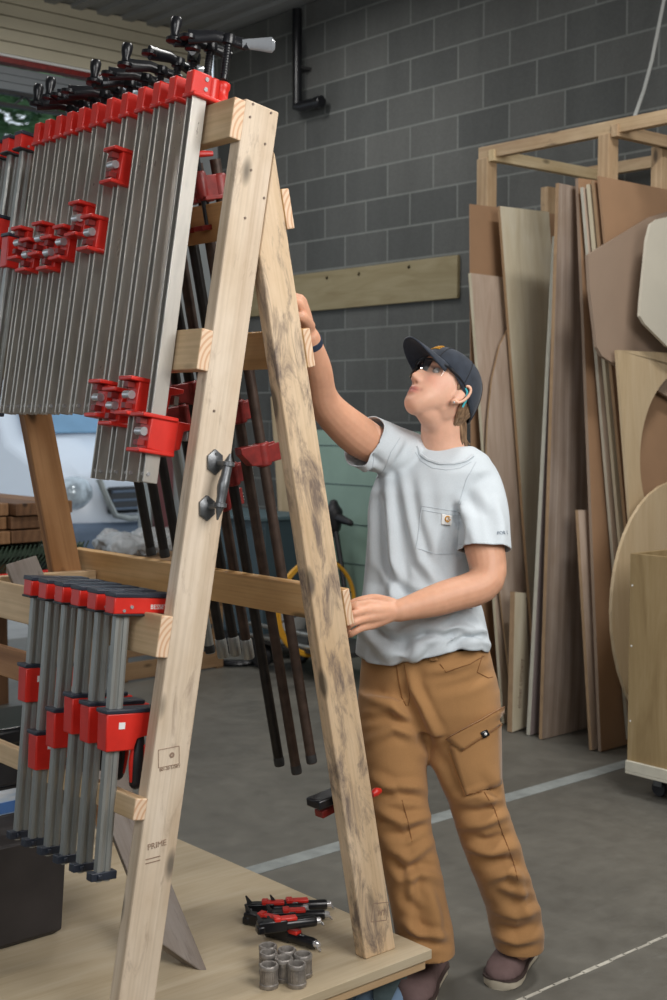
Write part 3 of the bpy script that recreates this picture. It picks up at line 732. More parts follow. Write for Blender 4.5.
# ------------------------------------------------------------------ sheet storage rack
XF = 4.85; ZT = 2.78
sr = empty('storage_rack', (5.2, 3.5, 0), None, 'open lumber frame of posts and beams holding sheet goods by the block wall', 'rack')
YA = 4.455; YB = 3.72
for (x, y) in ((XF, YA), (5.64, YA), (5.64, YB), (5.64, 2.75)):
    beam('post', (x, y, 0), (x, y, ZT-.02), .07, .07, (1, 0, 0), M['framew'], sr)
for (x, y) in ((XF, YB), (5.25, YB)): beam('drop_post', (x, y, ZT-.36), (x, y, ZT-.02), .062, .07, (1, 0, 0), M['framew'], sr)
beam('post', (5.34, YA+.02, 0), (5.34, YA+.02, ZT-.1), .05, .06, (1, 0, 0), M['framew'], sr)
beam('top_beam', (XF, 2.3, ZT+.01), (XF, YA+.04, ZT+.01), .04, .06, (0, 0, 1), M['framew'], sr)
beam('top_beam', (5.66, 2.3, ZT+.01), (5.66, YA+.04, ZT+.01), .04, .06, (0, 0, 1), M['framew'], sr)
beam('cross_beam', (XF-.03, YA-.055, ZT-.012), (5.72, YA-.055, ZT-.012), .038, .055, (0, 0, 1), M['cream'], sr)
beam('cross_beam', (XF-.03, YB-.055, ZT-.01), (5.72, YB-.055, ZT-.01), .038, .055, (0, 0, 1), M['framew'], sr)
def sheet(name, poly, yb, yt, mat, thick, label, cat='panel', edge=None, group=None):
    """flat panel standing on the floor: its plane holds the X direction, at Y=yb on the floor and Y=yt at 2.5 m"""
    p0 = V(4.7, yb, 0); n = V(1, 0, 0).cross(V(0, yt-yb, 2.5)).normalized()
    if n.y > 0: n = -n
    pts = [onpl(px, py, p0, n) for px, py in poly]
    for p in pts: p.z = max(p.z, .004)
    R = frame(V(0, yt-yb, 2.5), n)
    cen = sum(pts, Vector())/len(pts)
    T = Matrix.Translation(cen) @ R.to_4x4(); inv = T.inverted()
    mb = MB(); mb.prism([inv @ p for p in pts], V(0, 0, -thick)); mb.mi = [0, 0]+[1]*len(pts)
    o = mb.build(name, [mat, edge or mat], None, 0, smooth=False, world=False); o.matrix_basis = T
    return tag(o, label, cat, group), p0, n
sheet('hardboard_sheet', [(470, 204), (556, 214), (556, 690), (473, 720)], 4.35, 4.40, M['mdf'], .006, 'brown hardboard sheet at the far left end of the rack, bare top corner showing')
sheet('veneer_sheet', [(471, 273), (556, 284), (570, 700), (504, 729)], 4.22, 4.37, M['pinkwood'], .018, 'pinkish veneered sheet with straight top, leaning directly before the hardboard sheet', edge=M['birch'])
sheet('curved_panel', [(486, 470), (488, 420), (492, 380), (500, 345), (512, 322), (540, 318), (575, 700), (515, 726)], 4.19, 4.335, M['pinkwood'], .010, 'panel with a rounded top corner leaning on the pinkish veneered sheet', edge=M['edgetan'])
sheet('maple_sheet', [(500, 206), (549, 212), (580, 690), (539, 727)], 4.15, 4.30, M['birch'], .016, 'pale maple sheet with slanted edge, standing right of the brown hardboard corner', edge=M['edgetan'])
so, p0, n = sheet('pine_board', [(515, 592), (526, 593), (531, 725), (512, 733)], 4.08, 4.11, M['birch'], .03, 'short pine board with faint lettering, standing at the foot of the sheets', 'board', edge=M['edgetan'])
q0 = onpl(519, 712, p0+n*.0012, n); q1 = onpl(522, 655, p0+n*.0012, n)
yv = (q1-q0).normalized(); zv = n; xv = yv.cross(zv)
mt = Matrix((yv, zv.cross(yv), zv)).transposed().to_4x4(); mt.translation = (q0+q1)/2
text('lettering', 'timber company', .036, M['ink'], so, mt)
sheet('white_edge_sheet', [(556, 236), (590, 244), (590, 715), (530, 737)], 3.985, 3.87, M['purple'], .022, 'purplish sheet with a bright pale edge beside the grey oak sheet', edge=M['edge'])
sheet('oak_sheet', [(559, 183), (578, 187), (640, 700), (590, 729), (542, 740)], 3.90, 3.838, M['greyoak'], .019, 'tall grey oak sheet with visible grain, standing in the middle of the rack', edge=M['edgetan'])
sheet('fibreboard_sheet', [(578, 178), (640, 186), (660, 735), (601, 755)], 3.585, 3.775, M['mdf'], .016, 'tall brown fibreboard sheet right of the grey oak sheet', edge=M['mdf2'])
sheet('cedar_board', [(578, 510), (589, 510), (604, 748), (592, 753)], 3.625, 3.85, M['pinkwood'], .016, 'short brown board standing between the grey oak sheet and the brown fibreboard', 'board', edge=M['edgetan'])
for i, (t, b, m, lb) in enumerate((((583, 187), (629, 740), 'edge', 'pale-edged thin strip leaning outermost behind the shield-shaped panel'), ((589, 184), (638, 738), 'birch', 'thin plywood strip leaning second behind the shield-shaped panel'), ((594, 180), (646, 736), 'edgetan', 'thin tan strip leaning closest behind the shield-shaped panel'))):
    sheet('plywood_strip', [t, (t[0]+22, t[1]+4), (b[0]+26, b[1]-8), b], 3.56-.03*i, 3.735-.03*i, M[('pinkwood', 'birch', 'mdf')[i]], .016, lb, 'strip', edge=M[m], group='strips leaning behind the shield panel')
sheet('backing_sheet', [(599, 176), (690, 194), (715, 700), (652, 730)], 3.46, 3.64, M['mdf'], .012, 'large tan brown sheet with straight top edge, rearmost at the right end of the rack')
sheet('shield_panel', [(588, 255), (650, 217), (690, 205), (690, 410), (640, 380), (617, 366), (602, 356), (597, 347), (590, 290)], 3.42, 3.58, M['mdf2'], .016, 'brown shield-shaped panel with angled corners, high at the right of the rack')
def arc(cx, cy, rx, ry, a0, a1, k=18): return [(cx+rx*math.cos(math.radians(a0+(a1-a0)*i/k)), cy+ry*math.sin(math.radians(a0+(a1-a0)*i/k))) for i in range(k+1)]
sheet('round_cut_panel', [(617, 350), (692, 354), (692, 372)]+arc(690, 460, 50, 92, -75, -180)+arc(690, 460, 50, 92, 180, 130, 8)+[(655, 720), (646, 725)], 3.38, 3.53, M['tan'], .014, 'tan plywood panel with a round hole cut in it')
sheet('pale_panel', [(651, 224), (658, 219), (690, 212), (690, 358), (667, 346), (645, 324), (640, 316), (641, 300), (647, 240)], 3.33, 3.45, M['paleply'], .014, 'pale grey-white panel with cut corners, topmost at the right edge')
sheet('disc_panel', arc(682, 612, 70, 132, 0, 360, 40)[:-1], 3.33, 3.42, M['tan'], .016, 'large round tan disc leaning behind the plywood box')

# plywood box on casters
zb = .10; pbx = onax(627, 770, 2, zb); ztp = onax(627, 553, 0, pbx.x).z
bx = empty('plywood_box', (pbx.x+.3, pbx.y-.35, 0), None, 'open plywood box on casters at the right edge of the photo', 'box')
L = .8; x0 = pbx.x; y1 = pbx.y; hh = ztp-zb
beam('side_panel', (x0+.009, y1-L/2, zb), (x0+.009, y1-L/2, ztp), L, .018, (1, 0, 0), M['boxply'], bx, .001)
beam('side_panel', (x0+.591, y1-L/2, zb), (x0+.591, y1-L/2, ztp), L, .018, (1, 0, 0), M['boxply'], bx, .001)
for yy in (y1-.009, y1-L+.009): beam('end_panel', (x0+.30, yy, zb), (x0+.30, yy, ztp), .018, .562, (1, 0, 0), M['boxply'], bx, .001)
beam('bottom_panel', (x0+.018, y1-L/2, zb+.02), (x0+.58, y1-L/2, zb+.02), L-.04, .018, (0, 0, 1), M['boxply'], bx, .001)
MB().box((x0-.007, y1-L/2, zb+.022), (.013, L, .040)).box((x0-.003, y1-L/2, zb-.004), (.02, L, .012)).build('base_trim', M['edge'], bx, bevel=.002, smooth=False)
mb = MB()
for zz in (.2, .5, .74): mb.tube([V(x0+.001, y1-.012, zb+zz), V(x0-.001, y1-.012, zb+zz)], .004, 8).tube([V(x0+.001, y1-.25, zb+zz+.03), V(x0-.001, y1-.25, zb+zz+.03)], .004, 8)
mb.build('nail', M['white'], bx)
for (x, y) in ((.08, -.1), (.08, -.7), (.52, -.1), (.52, -.7)):
    f = MB().box((x0+x, y1+y, zb-.012), (.06, .06, .008)).box((x0+x-.016, y1+y, zb-.035), (.004, .04, .045)).box((x0+x+.016, y1+y, zb-.035), (.004, .04, .045)).build('caster', M['zinc'], bx, bevel=.001)
    MB().lathe([(.012, -.01), (.03, -.012), (.034, 0), (.03, .012), (.012, .01)], 20, Matrix.Translation(V(x0+x, y1+y, .034)) @ Matrix.Rotation(pi/2, 4, 'Y')).build('wheel', M['blackrub'], f)

# ------------------------------------------------------------------ behind the A-frame, by the wall
M['green'] = plain('green board', (138, 164, 150), .55, 0, .12, 3)
M['teal'] = plain('dark teal cabinet', (62, 80, 88), .6, 0, .12, 4)
M['yellow'] = plain('yellow hose', (214, 158, 44), .5, 0, .1, 10)
M['bagm'] = plain('clear plastic sheeting', (205, 208, 210), .25, 0, .06, 12)
g0 = onax(296, 430, 0, 5.6); g1 = onax(420, 436, 0, 5.6)
gb = empty('green_board', (5.6, (g0.y+g1.y)/2, 0), None, 'tall pale green board leaning on the wall behind the woman', 'board')
beam('panel', (5.50, (g0.y+g1.y)/2, .03), (5.66, (g0.y+g1.y)/2, g0.z), abs(g0.y-g1.y), .02, (1, 0, 0), M['green'], gb, .003)
for i in range(5):
    z = .3+i*.25; x = 5.50+.16*(z-.03)/(g0.z-.03)-.013
    MB().box((x, (g0.y+g1.y)/2, z), (.003, abs(g0.y-g1.y)-.03, .004)).build('rule_line', M['teal'], gb)
f0 = onax(342, 520, 0, 5.45); tb = empty('tripod_stand', (5.38, f0.y, 0), None, 'dark smudgy stand with a pale frame before the green board', 'stand')
zt = onax(345, 497, 0, 5.38).z
MB().limb([V(5.38, f0.y, zt-.05), V(5.38, f0.y, zt-.10), V(5.38, f0.y, zt-.19)], [.03, .06, .05], 12).limb([V(5.38, f0.y+.1, zt-.15), V(5.38, f0.y, zt-.13), V(5.38, f0.y-.16, zt-.16)], [.02, .035, .02], 12).build('head', M['blackrub'], tb)
for s in (-1, 0, 1): MB().limb([V(5.38, f0.y, zt-.15), V(5.36-.1*(s == 0), f0.y+s*.12, zt*.45), V(5.33-.22*(s == 0), f0.y+s*.2, .015)], [.02, .016, .014], 10).build('leg', M['blackrub'], tb)
MB().tube([V(5.345, f0.y+.16, .5), V(5.345, f0.y+.16, zt-.17), V(5.345, f0.y+.04, zt-.17), V(5.345, f0.y+.04, .5)], .008, 8, closed=True).build('frame', plain('pale frame', (150, 166, 158), .5), tb)
t0 = onax(222, 510, 0, 5.2); t1 = onax(292, 516, 0, 5.2)
tc = empty('storage_cabinet', (5.3, (t0.y+t1.y)/2, 0), None, 'low dark teal cabinet against the wall behind the hanging pipes', 'cabinet')
w = abs(t0.y-t1.y)
MB().box((5.38, (t0.y+t1.y)/2, t0.z/2+.04), (.40, w, t0.z-.10)).build('body', M['teal'], tc, bevel=.006)
MB().box((5.36, (t0.y+t1.y)/2, t0.z-.01), (.46, w+.04, .025)).build('top', plain('cabinet top', (84, 104, 110), .5), tc, bevel=.004)
for s in (-1, 1):
    d = MB().box((5.176, (t0.y+t1.y)/2+s*w/4, t0.z/2+.02), (.012, w/2-.015, t0.z-.18)).build('door', M['teal'], tc, bevel=.003)
    MB().tube([V(5.16, (t0.y+t1.y)/2+s*.04, t0.z*.5), V(5.16, (t0.y+t1.y)/2+s*.04, t0.z*.65)], .006, 8).build('handle', M['zinc'], d)
MB().box((5.38, (t0.y+t1.y)/2, .04), (.36, w-.04, .08)).build('plinth', M['black'], tc)
tc.location.x -= .16; tc.location.y += .05
# yellow hose loop standing on a low trolley
hc = onax(316, 607, 0, 4.75)
hax = (rt*.70+fh*.71).normalized()
hs = empty('hose_reel', (hc.x, hc.y, hc.z), None, 'loop of yellow hose hanging behind the right near leg', 'hose')
mb = MB()
for q, (r, o_) in enumerate(((.275, 0), (.268, .012))):
    mb.tube([hc+V(o_, 0, 0)+hax*(r*1.12*math.sin(a))+V(0, 0, r*math.cos(a)) for a in [2*pi*i/40 for i in range(40)]], .011, 8, closed=True)
mb.build('hose', M['yellow'], hs)
mb = MB().lathe([(.02, -.03), (.05, -.02), (.05, .02), (.02, .03)], 20, Matrix.Translation(V(hc.x+.02, hc.y, hc.z)) @ Matrix.Rotation(pi/2, 4, 'Y')); mb.build('hub', M['black'], hs)
for a in range(6):
    t = a*pi/3+.3; MB().tube([V(hc.x+.02, hc.y, hc.z), hc+hax*(.29*math.sin(t))+V(0, 0, .262*math.cos(t))], .006, 8).build('spoke', M['trussm'], hs)
tr = empty('steel_trolley', (4.9, hc.y, 0), None, 'low steel trolley with two bright rails and black wheels behind the pipes', 'trolley')
zr = .20
for dz in (0, .07): MB().tube([V(4.66, hc.y-.30, zr+dz), V(4.66, hc.y+.5, zr+dz)], .013, 10).build('rail', M['galv'], tr)
MB().box((4.86, hc.y+.1, zr-.02), (.42, .8, .03)).build('deck', M['trussm'], tr, bevel=.004)
beam('post', (4.80, hc.y, zr), (4.80, hc.y, hc.z+.05), .03, .03, (1, 0, 0), M['trussm'], tr)
for dy in (-.22, .44):
    for dx in (0, .3):
        MB().lathe([(.02, -.015), (.075, -.02), (.085, 0), (.075, .02), (.02, .015)], 22, Matrix.Translation(V(4.70+dx, hc.y+dy, .086)) @ Matrix.Rotation(pi/2, 4, 'Y')).build('wheel', M['blackrub'], tr)
# black cable coil on the floor
cc = floor_c = onax(236, 655, 2, .03)
mb = MB(); 
mb.tube([V(cc.x+(.22+.012*math.sin(i*.9))*math.cos(i*.35), cc.y+(.24+.015*math.cos(i*1.3))*math.sin(i*.35), .014+.006*(i//18)) for i in range(72)], .012, 7)
tag(mb.build('cable_coil', M['black'], None), 'black cable coiled on the floor beneath the short pipe clamps', 'cable')
tag(MB().limb([onax(285, 640, 0, 5.05), onax(296, 615, 0, 5.2), onax(304, 596, 0, 5.25)], [.09, .11, .05], 16).build('grey_sack', plain('grey sack', (128, 128, 126), .6, 0, .12, 8), None, origin=onax(300, 640, 0, 5.0)), 'grey sack slumped behind the yellow hose loop', 'sack')
# tall light plank standing by the wall
beam('x', (0, 0, 0), (0, 0, 1), .1, .1, (1, 0, 0), M['birch']).name = 'tmp_plank'
bpy.data.objects.remove(bpy.data.objects['tmp_plank'])
pl0 = onax(276, 520, 0, 5.45); pl1 = onax(266, 395, 0, 5.62)
o = beam('leaning_plank', (5.60, pl0.y, .0+.012), (5.72, pl1.y, pl1.z), .02, .13, (0, 1, 0), M['tan'], None); tag(o, 'narrow tan plank leaning on the wall behind the pipe clamps', 'plank')

# crumpled plastic bag on a sawhorse-height crate
M['crate'] = wood('old crate', (140, 112, 84), (112, 86, 60), (160, 132, 100), .3, ringy=.5)
bc = onax(142, 545, 1, 6.6)
cr_ = empty('wooden_crate', (bc.x, 6.6, 0), None, 'old slatted wooden crate under the crumpled plastic bag', 'crate')
zt = bc.z-.06
for i in range(5): beam('slat', (bc.x-.35, 6.28, .06+i*(zt-.1)/4.4), (bc.x+.35, 6.28, .06+i*(zt-.1)/4.4), .02, .10, (0, 0, 1), M['crate'], cr_)
for sx in (-1, 1): 
    for yy in (6.3, 6.9): beam('corner_post', (bc.x+sx*.33, yy, 0), (bc.x+sx*.33, yy, zt-.02), .05, .05, (1, 0, 0), M['crate'], cr_)
beam('lid', (bc.x-.36, 6.6, zt-.012), (bc.x+.36, 6.6, zt-.012), .66, .024, (0, 0, 1), M['crate'], cr_)
bag = MB(); r2 = random.Random(5)
for i in range(16): bag.ell((bc.x+r2.uniform(-.22, .26), 6.6+r2.uniform(-.15, .15), bc.z+r2.uniform(.0, .045)), (r2.uniform(.06, .12), r2.uniform(.06, .12), r2.uniform(.05, .085)))
me = voxel(bag, .014, 1)
r3 = np.random.RandomState(3); n_ = len(me.vertices); co = np.zeros(n_*3); me.vertices.foreach_get('co', co); co = co.reshape(-1, 3); nn = np.zeros(n_*3); me.vertices.foreach_get('normal', nn); nn = nn.reshape(-1, 3)
dsp = np.zeros(n_)
for q in range(50):
    d = r3.normal(size=3); d /= np.linalg.norm(d); dsp += .0022*np.abs(np.sin(co@d*r3.uniform(20, 70)+r3.uniform(0, 6)))*r3.choice([-1, 1])
me.vertices.foreach_set('co', (co+nn*dsp[:, None]).ravel()); me.update()
bo = bpy.data.objects.new('plastic_bag', me); COL.objects.link(bo); me.materials.clear(); me.materials.append(M['bagm'])
me.polygons.foreach_set('use_smooth', [True]*len(me.polygons)); tag(bo, 'crumpled clear plastic bag lying behind the middle rail', 'bag')

# ------------------------------------------------------------------ timber stack at the left
M['timber'] = wood('dark old timber', (104, 74, 52), (74, 50, 34), (124, 92, 66), .35, (54, 40, 32), ringy=.4)
M['timber2'] = wood('old timber', (134, 98, 66), (102, 72, 46), (154, 118, 86), .25, (70, 50, 38), ringy=.4)
tcart = empty('timber_trestle', (2.75, 5.7, 0), None, 'dark trestle carrying the stacked timbers and green netting at the left', 'trestle')
for sx in (2.2, 3.1):
    for sy in (5.45, 6.25): beam('leg', (sx, sy, 0), (sx, sy, .70), .07, .07, (1, 0, 0), M['timber'], tcart)
for sy in (5.45, 6.25): beam('bearer', (1.9, sy, .735), (3.2, sy, .735), .06, .07, (0, 0, 1), M['timber'], tcart)
beam('apron', (1.9, 5.42, .66), (3.2, 5.42, .66), .03, .10, (0, 0, 1), M['timber'], tcart)
rw = random.Random(11)
for row in range(3):
    for j in range(7):
        x = 2.05+j*.155+row*.01; z = .955+row*.062; y0 = 5.42+rw.uniform(-.03, .05)
        o = beam('timber', (x, y0, z), (x, y0+.9, z), .148, .056, (0, 0, 1), M[rw.choice(('timber', 'timber2'))], None, .004)
        nm = ('bottom', 'middle', 'top')[row]
        tag(o, ('first', 'second', 'third', 'fourth', 'fifth', 'sixth', 'seventh')[j]+' brown timber from the left in the %s layer of the stack' % nm, 'timber', 'stacked timbers')
net = MB()
for i in range(46):
    x = 2.02+i*.023
    net.tube([V(x, 5.40, .80), V(x+.05, 5.385, .86), V(x+.09, 5.40, .915)], .0032, 5)
for i in range(18): net.tube([V(1.98, 5.42+i*.05, .84+.03*math.sin(i)), V(3.12, 5.42+i*.05, .86+.03*math.cos(i))], .02, 6)
o = net.build('green_netting', plain('dark green netting', (46, 62, 48), .6, 0, .3, 30), None); tag(o, 'bundle of dark green netting under the stacked timbers', 'netting', kind='stuff')
MB().tube([V(2.0, 5.395, .79), V(2.5, 5.39, .785), V(3.1, 5.395, .79)], .008, 8).build('edge_rope', M['red'], o)

# black bin, bottle pack and tool case on the deck
def fy(px, py, y): return onax(px, py, 1, y)
b1 = fy(66, 870, 2.92); b0 = onax(62, 934, 2, ZD)
bn = empty('storage_bin', (1.42, 3.02, ZD), None, 'black plastic bin standing on the plywood deck behind the parallel clamps', 'bin')
xb, yb = b0.x, b0.y
mb = MB()
W_, D_, Hh = .40, .22, .262
outer = lambda z, g: [(xb-W_-g, yb-g, z), (xb+g, yb-g, z), (xb+g, yb+D_+g, z), (xb-W_-g, yb+D_+g, z)]
mb.rings([outer(ZD, -.015), outer(ZD+.012, 0), outer(ZD+Hh, .012), outer(ZD+Hh, .004), outer(ZD+.02, -.01)])
mb.build('tub', M['bin'], bn, bevel=.012, segs=3)
mb = MB(); mb.rings([outer(ZD+Hh-.03, -.004), outer(ZD+Hh-.004, .0), outer(ZD+Hh, -.006)]); mb.build('lid', M['bin'], bn, bevel=.004)
pk = empty('bottle_pack', (1.50, 3.32, ZD), None, 'white and blue wrapped carton behind the black bin at the left edge', 'carton')
e0 = fy(46, 770, 3.22)
k = N('wrapped carton'); ns = k.noise(k.coord((2, 2, 9)), 2.2, 4); k.out(k.ramp(ns, [(.42, lin((206, 212, 218))), (.52, lin((176, 196, 214))), (.62, lin((64, 110, 176)))]), .35); M['carton'] = k.m
MB().box((e0.x-.17, 3.34, ZD+.15), (.34, .24, .30)).build('carton', M['carton'], pk, bevel=.012)
MB().box((e0.x-.17, 3.219, ZD+.25), (.28, .004, .03)).build('print_band', plain('blue print', (70, 110, 168), .4), pk)
tcz = ZD+.30
tl = empty('tool_case', (e0.x-.17, 3.34, tcz), None, 'black plastic tool case lying on the wrapped carton at the left edge', 'case')
MB().box((e0.x-.14, 3.33, tcz+.065), (.38, .25, .11)).box((e0.x-.14, 3.33, tcz+.005), (.34, .22, .02)).build('body', M['blackrub'], tl, bevel=.012)
MB().box((e0.x-.14, 3.33, tcz+.143), (.385, .255, .05)).build('lid', M['black'], tl, bevel=.012)
for dx in (-.1, .1): MB().box((e0.x-.14+dx, 3.20, tcz+.12), (.04, .012, .045)).build('latch', M['trussm'], tl, bevel=.003)

# ------------------------------------------------------------------ outside: van and trees
M['vanw'] = plain('white van paint', (226, 232, 240), .25, 0, .02, 2); M['vanglass'] = plain('van window glass', (120, 160, 190), .08, 0, .15, 2)
M['vandark'] = plain('blue grey bumper', (92, 106, 124), .5, 0, .08, 3); M['lampg'] = plain('headlight glass', (190, 200, 206), .1, .2, .3, 14)
vx0, vx1 = 5.08, 6.98
van = empty('white_van', (6.0, 11, 0), None, 'white van parked nose-in outside the open garage door', 'van')
def sect(ys, ins):
    return ys
prof = [(9.42, .30), (9.30, .42), (9.27, .62), (9.30, .86), (9.36, 1.02), (9.62, 1.14), (10.25, 1.30), (10.85, 2.0), (11.3, 2.18), (14.6, 2.2), (14.75, 2.0), (14.8, .4), (14.7, .30)]
mb = MB(); nsec = 9; rings = []
for i in range(nsec):
    t = i/(nsec-1); x = vx0+(vx1-vx0)*t; e = abs(2*t-1)**5; tum = .14*e
    rings.append([V(x+(.10*(1 if t < .5 else -1)*max(0, (z-1.25))*e), y+(.22*e if y < 9.8 else (0.05*e if y < 11 else 0)), z-(.05*e if z > .9 else 0)) for y, z in prof])
mb.rings(rings); mb.build('body', M['vanw'], van, bevel=.04, segs=3)
def vside(y, z, o=.012): return V(vx0-o+.10*max(0, z-1.25), y, z)
MB().prism([vside(10.75, 1.36), vside(11.25, 1.92), vside(12.1, 1.95), vside(12.1, 1.34)], V(.02, 0, 0)).build('side_window', M['vanglass'], van, bevel=.01)
MB().prism([V(vx0+.16, 10.26, 1.33), V(vx1-.16, 10.26, 1.33), V(vx1-.24, 10.80, 1.97), V(vx0+.24, 10.80, 1.97)], V(0, -.02, .012)).build('windscreen', M['vanglass'], van, bevel=.01)
hl = MB(); hl.ell((vx0+.17, 9.43, .86), (.16, .13, .14)); hl.build('headlight', M['lampg'], van)
hl = MB(); hl.ell((vx1-.17, 9.43, .86), (.16, .13, .14)); hl.build('headlight', M['lampg'], van)
gr = MB().box((6.03, 9.262, .80), (1.16, .05, .22)).build('grille', M['black'], van, bevel=.03)
for q in range(3): MB().box((6.03, 9.235, .73+q*.07), (1.10, .03, .02)).build('slat', M['vandark'], gr, bevel=.005)
MB().tube([V(5.38, 9.27, .98), V(5.44, 9.23, .80), V(5.50, 9.22, .68), V(5.62, 9.21, .65), V(6.44, 9.21, .65), V(6.56, 9.22, .68), V(6.62, 9.23, .80), V(6.68, 9.27, .98)], .026, 8).build('grille_trim', M['galv'], van)
MB().box((6.03, 9.36, .45), (1.86, .26, .34)).build('bumper', M['vandark'], van, bevel=.07, segs=3)
MB().ell((5.42, 9.24, .42), (.10, .03, .08)).build('fog_lamp', M['black'], van)
for x in (vx0+.06, vx1-.06):
    for y in (10.15, 13.6):
        w = MB().lathe([(.12, -.10), (.30, -.11), (.34, -.06), (.34, .06), (.30, .11), (.12, .10)], 28, Matrix.Translation(V(x, y, .34)) @ Matrix.Rotation(pi/2, 4, 'Y')).build('wheel', M['blackrub'], van)
        MB().lathe([(.05, -.115), (.2, -.118), (.21, -.10), (.05, -.09)], 20, Matrix.Translation(V(x, y, .34)) @ Matrix.Rotation(pi/2, 4, 'Y')).build('hub_cap', M['galv'], w)
MB().tube([V(vx0-.012, 10.15+.42*math.cos(a), .36+.42*math.sin(a)) for a in [pi*i/16 for i in range(17)]], .02, 8).build('wheel_arch', M['vanw'], van)
mm = MB().limb([V(vx0-.02, 10.75, 1.40), V(vx0-.14, 10.72, 1.44), V(vx0-.2, 10.72, 1.5)], [.03, .06, .07], 12).build('wing_mirror', M['black'], van)
van.location.x += .12
M['bagm'].node_tree.nodes['Principled BSDF'].inputs['Transmission Weight'].default_value = .55
def leafm(name, a, b):
    k = N(name); v = k.coord((1, 1, 1)); return k.out(k.ramp(k.noise(v, 1.3, 5), [(.35, lin(a)), (.65, lin(b))]), .7, 0, .2)
M['leaf'] = leafm('tree leaves', (58, 92, 60), (120, 156, 112)); M['leaf2'] = leafm('tree leaves dark', (46, 76, 58), (98, 134, 104)); M['bark'] = plain('bark', (80, 66, 52), .9, 0, .3, 8)
def tree(x, y, h, r, mat, seed, label):
    q = random.Random(seed); o = empty('garden_tree', (x, y, 0), None, label, 'tree', 'trees outside the garage door')
    MB().limb([V(x, y, 0), V(x+.1, y, h*.3), V(x, y, h*.55)], [.22, .17, .1], 10).build('trunk', M['bark'], o)
    mb = MB()
    for i in range(5200):
        u = Vector((q.gauss(0, 1), q.gauss(0, 1), q.gauss(0, 1))).normalized()*r*q.uniform(.55, 1.0)
        p = V(x+u.x*(1+.2*math.sin(5*u.z)), y+u.y, h*.62+u.z*1.15); R = Matrix.Rotation(q.uniform(0, 6), 3, 'Z') @ Matrix.Rotation(q.uniform(-1, 1), 3, 'X'); s = q.uniform(.16, .34)
        mb.add([p+R @ V(-s, 0, 0), p+R @ V(0, -s*.5, .02), p+R @ V(s, 0, 0), p+R @ V(0, s*.5, .02)], [(0, 1, 2, 3)])
    mb.build('crown', mat, o, smooth=False)
tree(10.6, 24, 10.5, 4.2, M['leaf'], 1, 'leafy green tree seen under the raised door, nearest the clamps'); tree(1.2, 25, 10.5, 4.0, M['leaf2'], 2, 'leafy tree outside at the left edge under the raised door'); tree(16.0, 34, 13.0, 5.4, M['leaf2'], 4, 'leafy tree outside hidden mostly by the clamp row')
#==SECTION person
# ------------------------------------------------------------------ the woman
M['skin'] = None
def m_skin():
    k = N('skin'); a = k.new('ShaderNodeAttribute', attribute_name='tone'); f = k.noise(k.coord((1, 1, 1), rand=False), 55, 5)
    c = k.mix(.5, a.outputs['Color'], k.ramp(f, [(.3, (.90, .86, .84, 1)), (.7, (1.06, 1.05, 1.05, 1))]), 'MULTIPLY')
    k.b.inputs['Subsurface Weight'].default_value = .12; k.b.inputs['Subsurface Radius'].default_value = (.012, .005, .003); k.b.inputs['Subsurface Scale'].default_value = .5
    k.bump(k.noise(k.coord((1, 1, 1), rand=False), 260, 3), .06, .001)
    return k.out(c, .48, 0, .4)
M['skin'] = m_skin()
def cloth(name, c, var, scale, weave=900, bump=.15, rough=.85, heather=0):
    k = N(name); v = k.coord((1, 1, 1), rand=False); f = k.noise(v, scale, 5); g = k.noise(v, 420, 2)
    a = lin(c); col = k.ramp(f, [(.3, tuple(x*(1-var) for x in a[:3])+(1,)), (.7, tuple(min(1, x*(1+var)) for x in a[:3])+(1,))])
    col = k.mix(.35+heather, col, k.ramp(g, [(.35, (.88, .88, .88, 1)), (.65, (1.08, 1.08, 1.08, 1))]), 'MULTIPLY')
    k.b.inputs['Sheen Weight'].default_value = .15
    k.bump(g, bump, .0015); return k.out(col, rough, 0, .2)
M['shirt'] = cloth('pale blue grey jersey', (200, 208, 213), .03, 6)
M['pants'] = cloth('golden brown canvas', (166, 124, 80), .07, 7)
M['pantseam'] = cloth('brown seam thread', (128, 86, 46), .05, 9)
M['capm'] = cloth('charcoal canvas cap', (46, 52, 62), .22, 40)
M['hairm'] = None
def m_hair():
    k = N('dark blonde hair'); f = k.noise(k.coord((60, 60, 6), rand=False), 3, 4)
    return k.out(k.ramp(f, [(.3, lin((92, 70, 52))), (.7, lin((160, 130, 100)))]), .5, 0, .4)
M['hairm'] = m_hair()
M['boot'] = plain('mauve brown suede', (112, 92, 90), .85, 0, .12, 30, .2, .1); M['sole'] = plain('pale rubber sole', (186, 176, 156), .7, 0, .08, 20); M['welt'] = plain('dark boot welt', (70, 56, 52), .7, 0, .1)
M['eye'] = plain('eye white', (176, 168, 162), .2, 0, .02); M['iris'] = plain('iris', (44, 46, 46), .15, 0, .1)
M['tealp'] = plain('teal temple tip', (60, 178, 190), .4, 0, .05)
M['gold'] = plain('gold stitching', (204, 146, 44), .6, 0, .08)
def m_lens():
    k = N('clear lens'); k.n.remove(k.b); o = k.n['Material Output']; t = k.new('ShaderNodeBsdfTransparent'); g = k.new('ShaderNodeBsdfGlossy'); g.inputs['Roughness'].default_value = .03
    t.inputs['Color'].default_value = (.90, .93, .95, 1); fr = k.new('ShaderNodeFresnel'); fr.inputs['IOR'].default_value = 1.5; mx = k.new('ShaderNodeMixShader')
    k.link(fr.outputs[0], mx.inputs[0]); k.link(t.outputs[0], mx.inputs[1]); k.link(g.outputs[0], mx.inputs[2]); k.link(mx.outputs[0], o.inputs['Surface']); return k.m
M['lens'] = m_lens()
WOM = empty('person', P(470, 965, 3.45), None, 'woman in dark cap, pale tee and brown work trousers reaching up to the rack', 'person')
WOM.location.z = 0
D0 = 3.42
PXM = D0/F
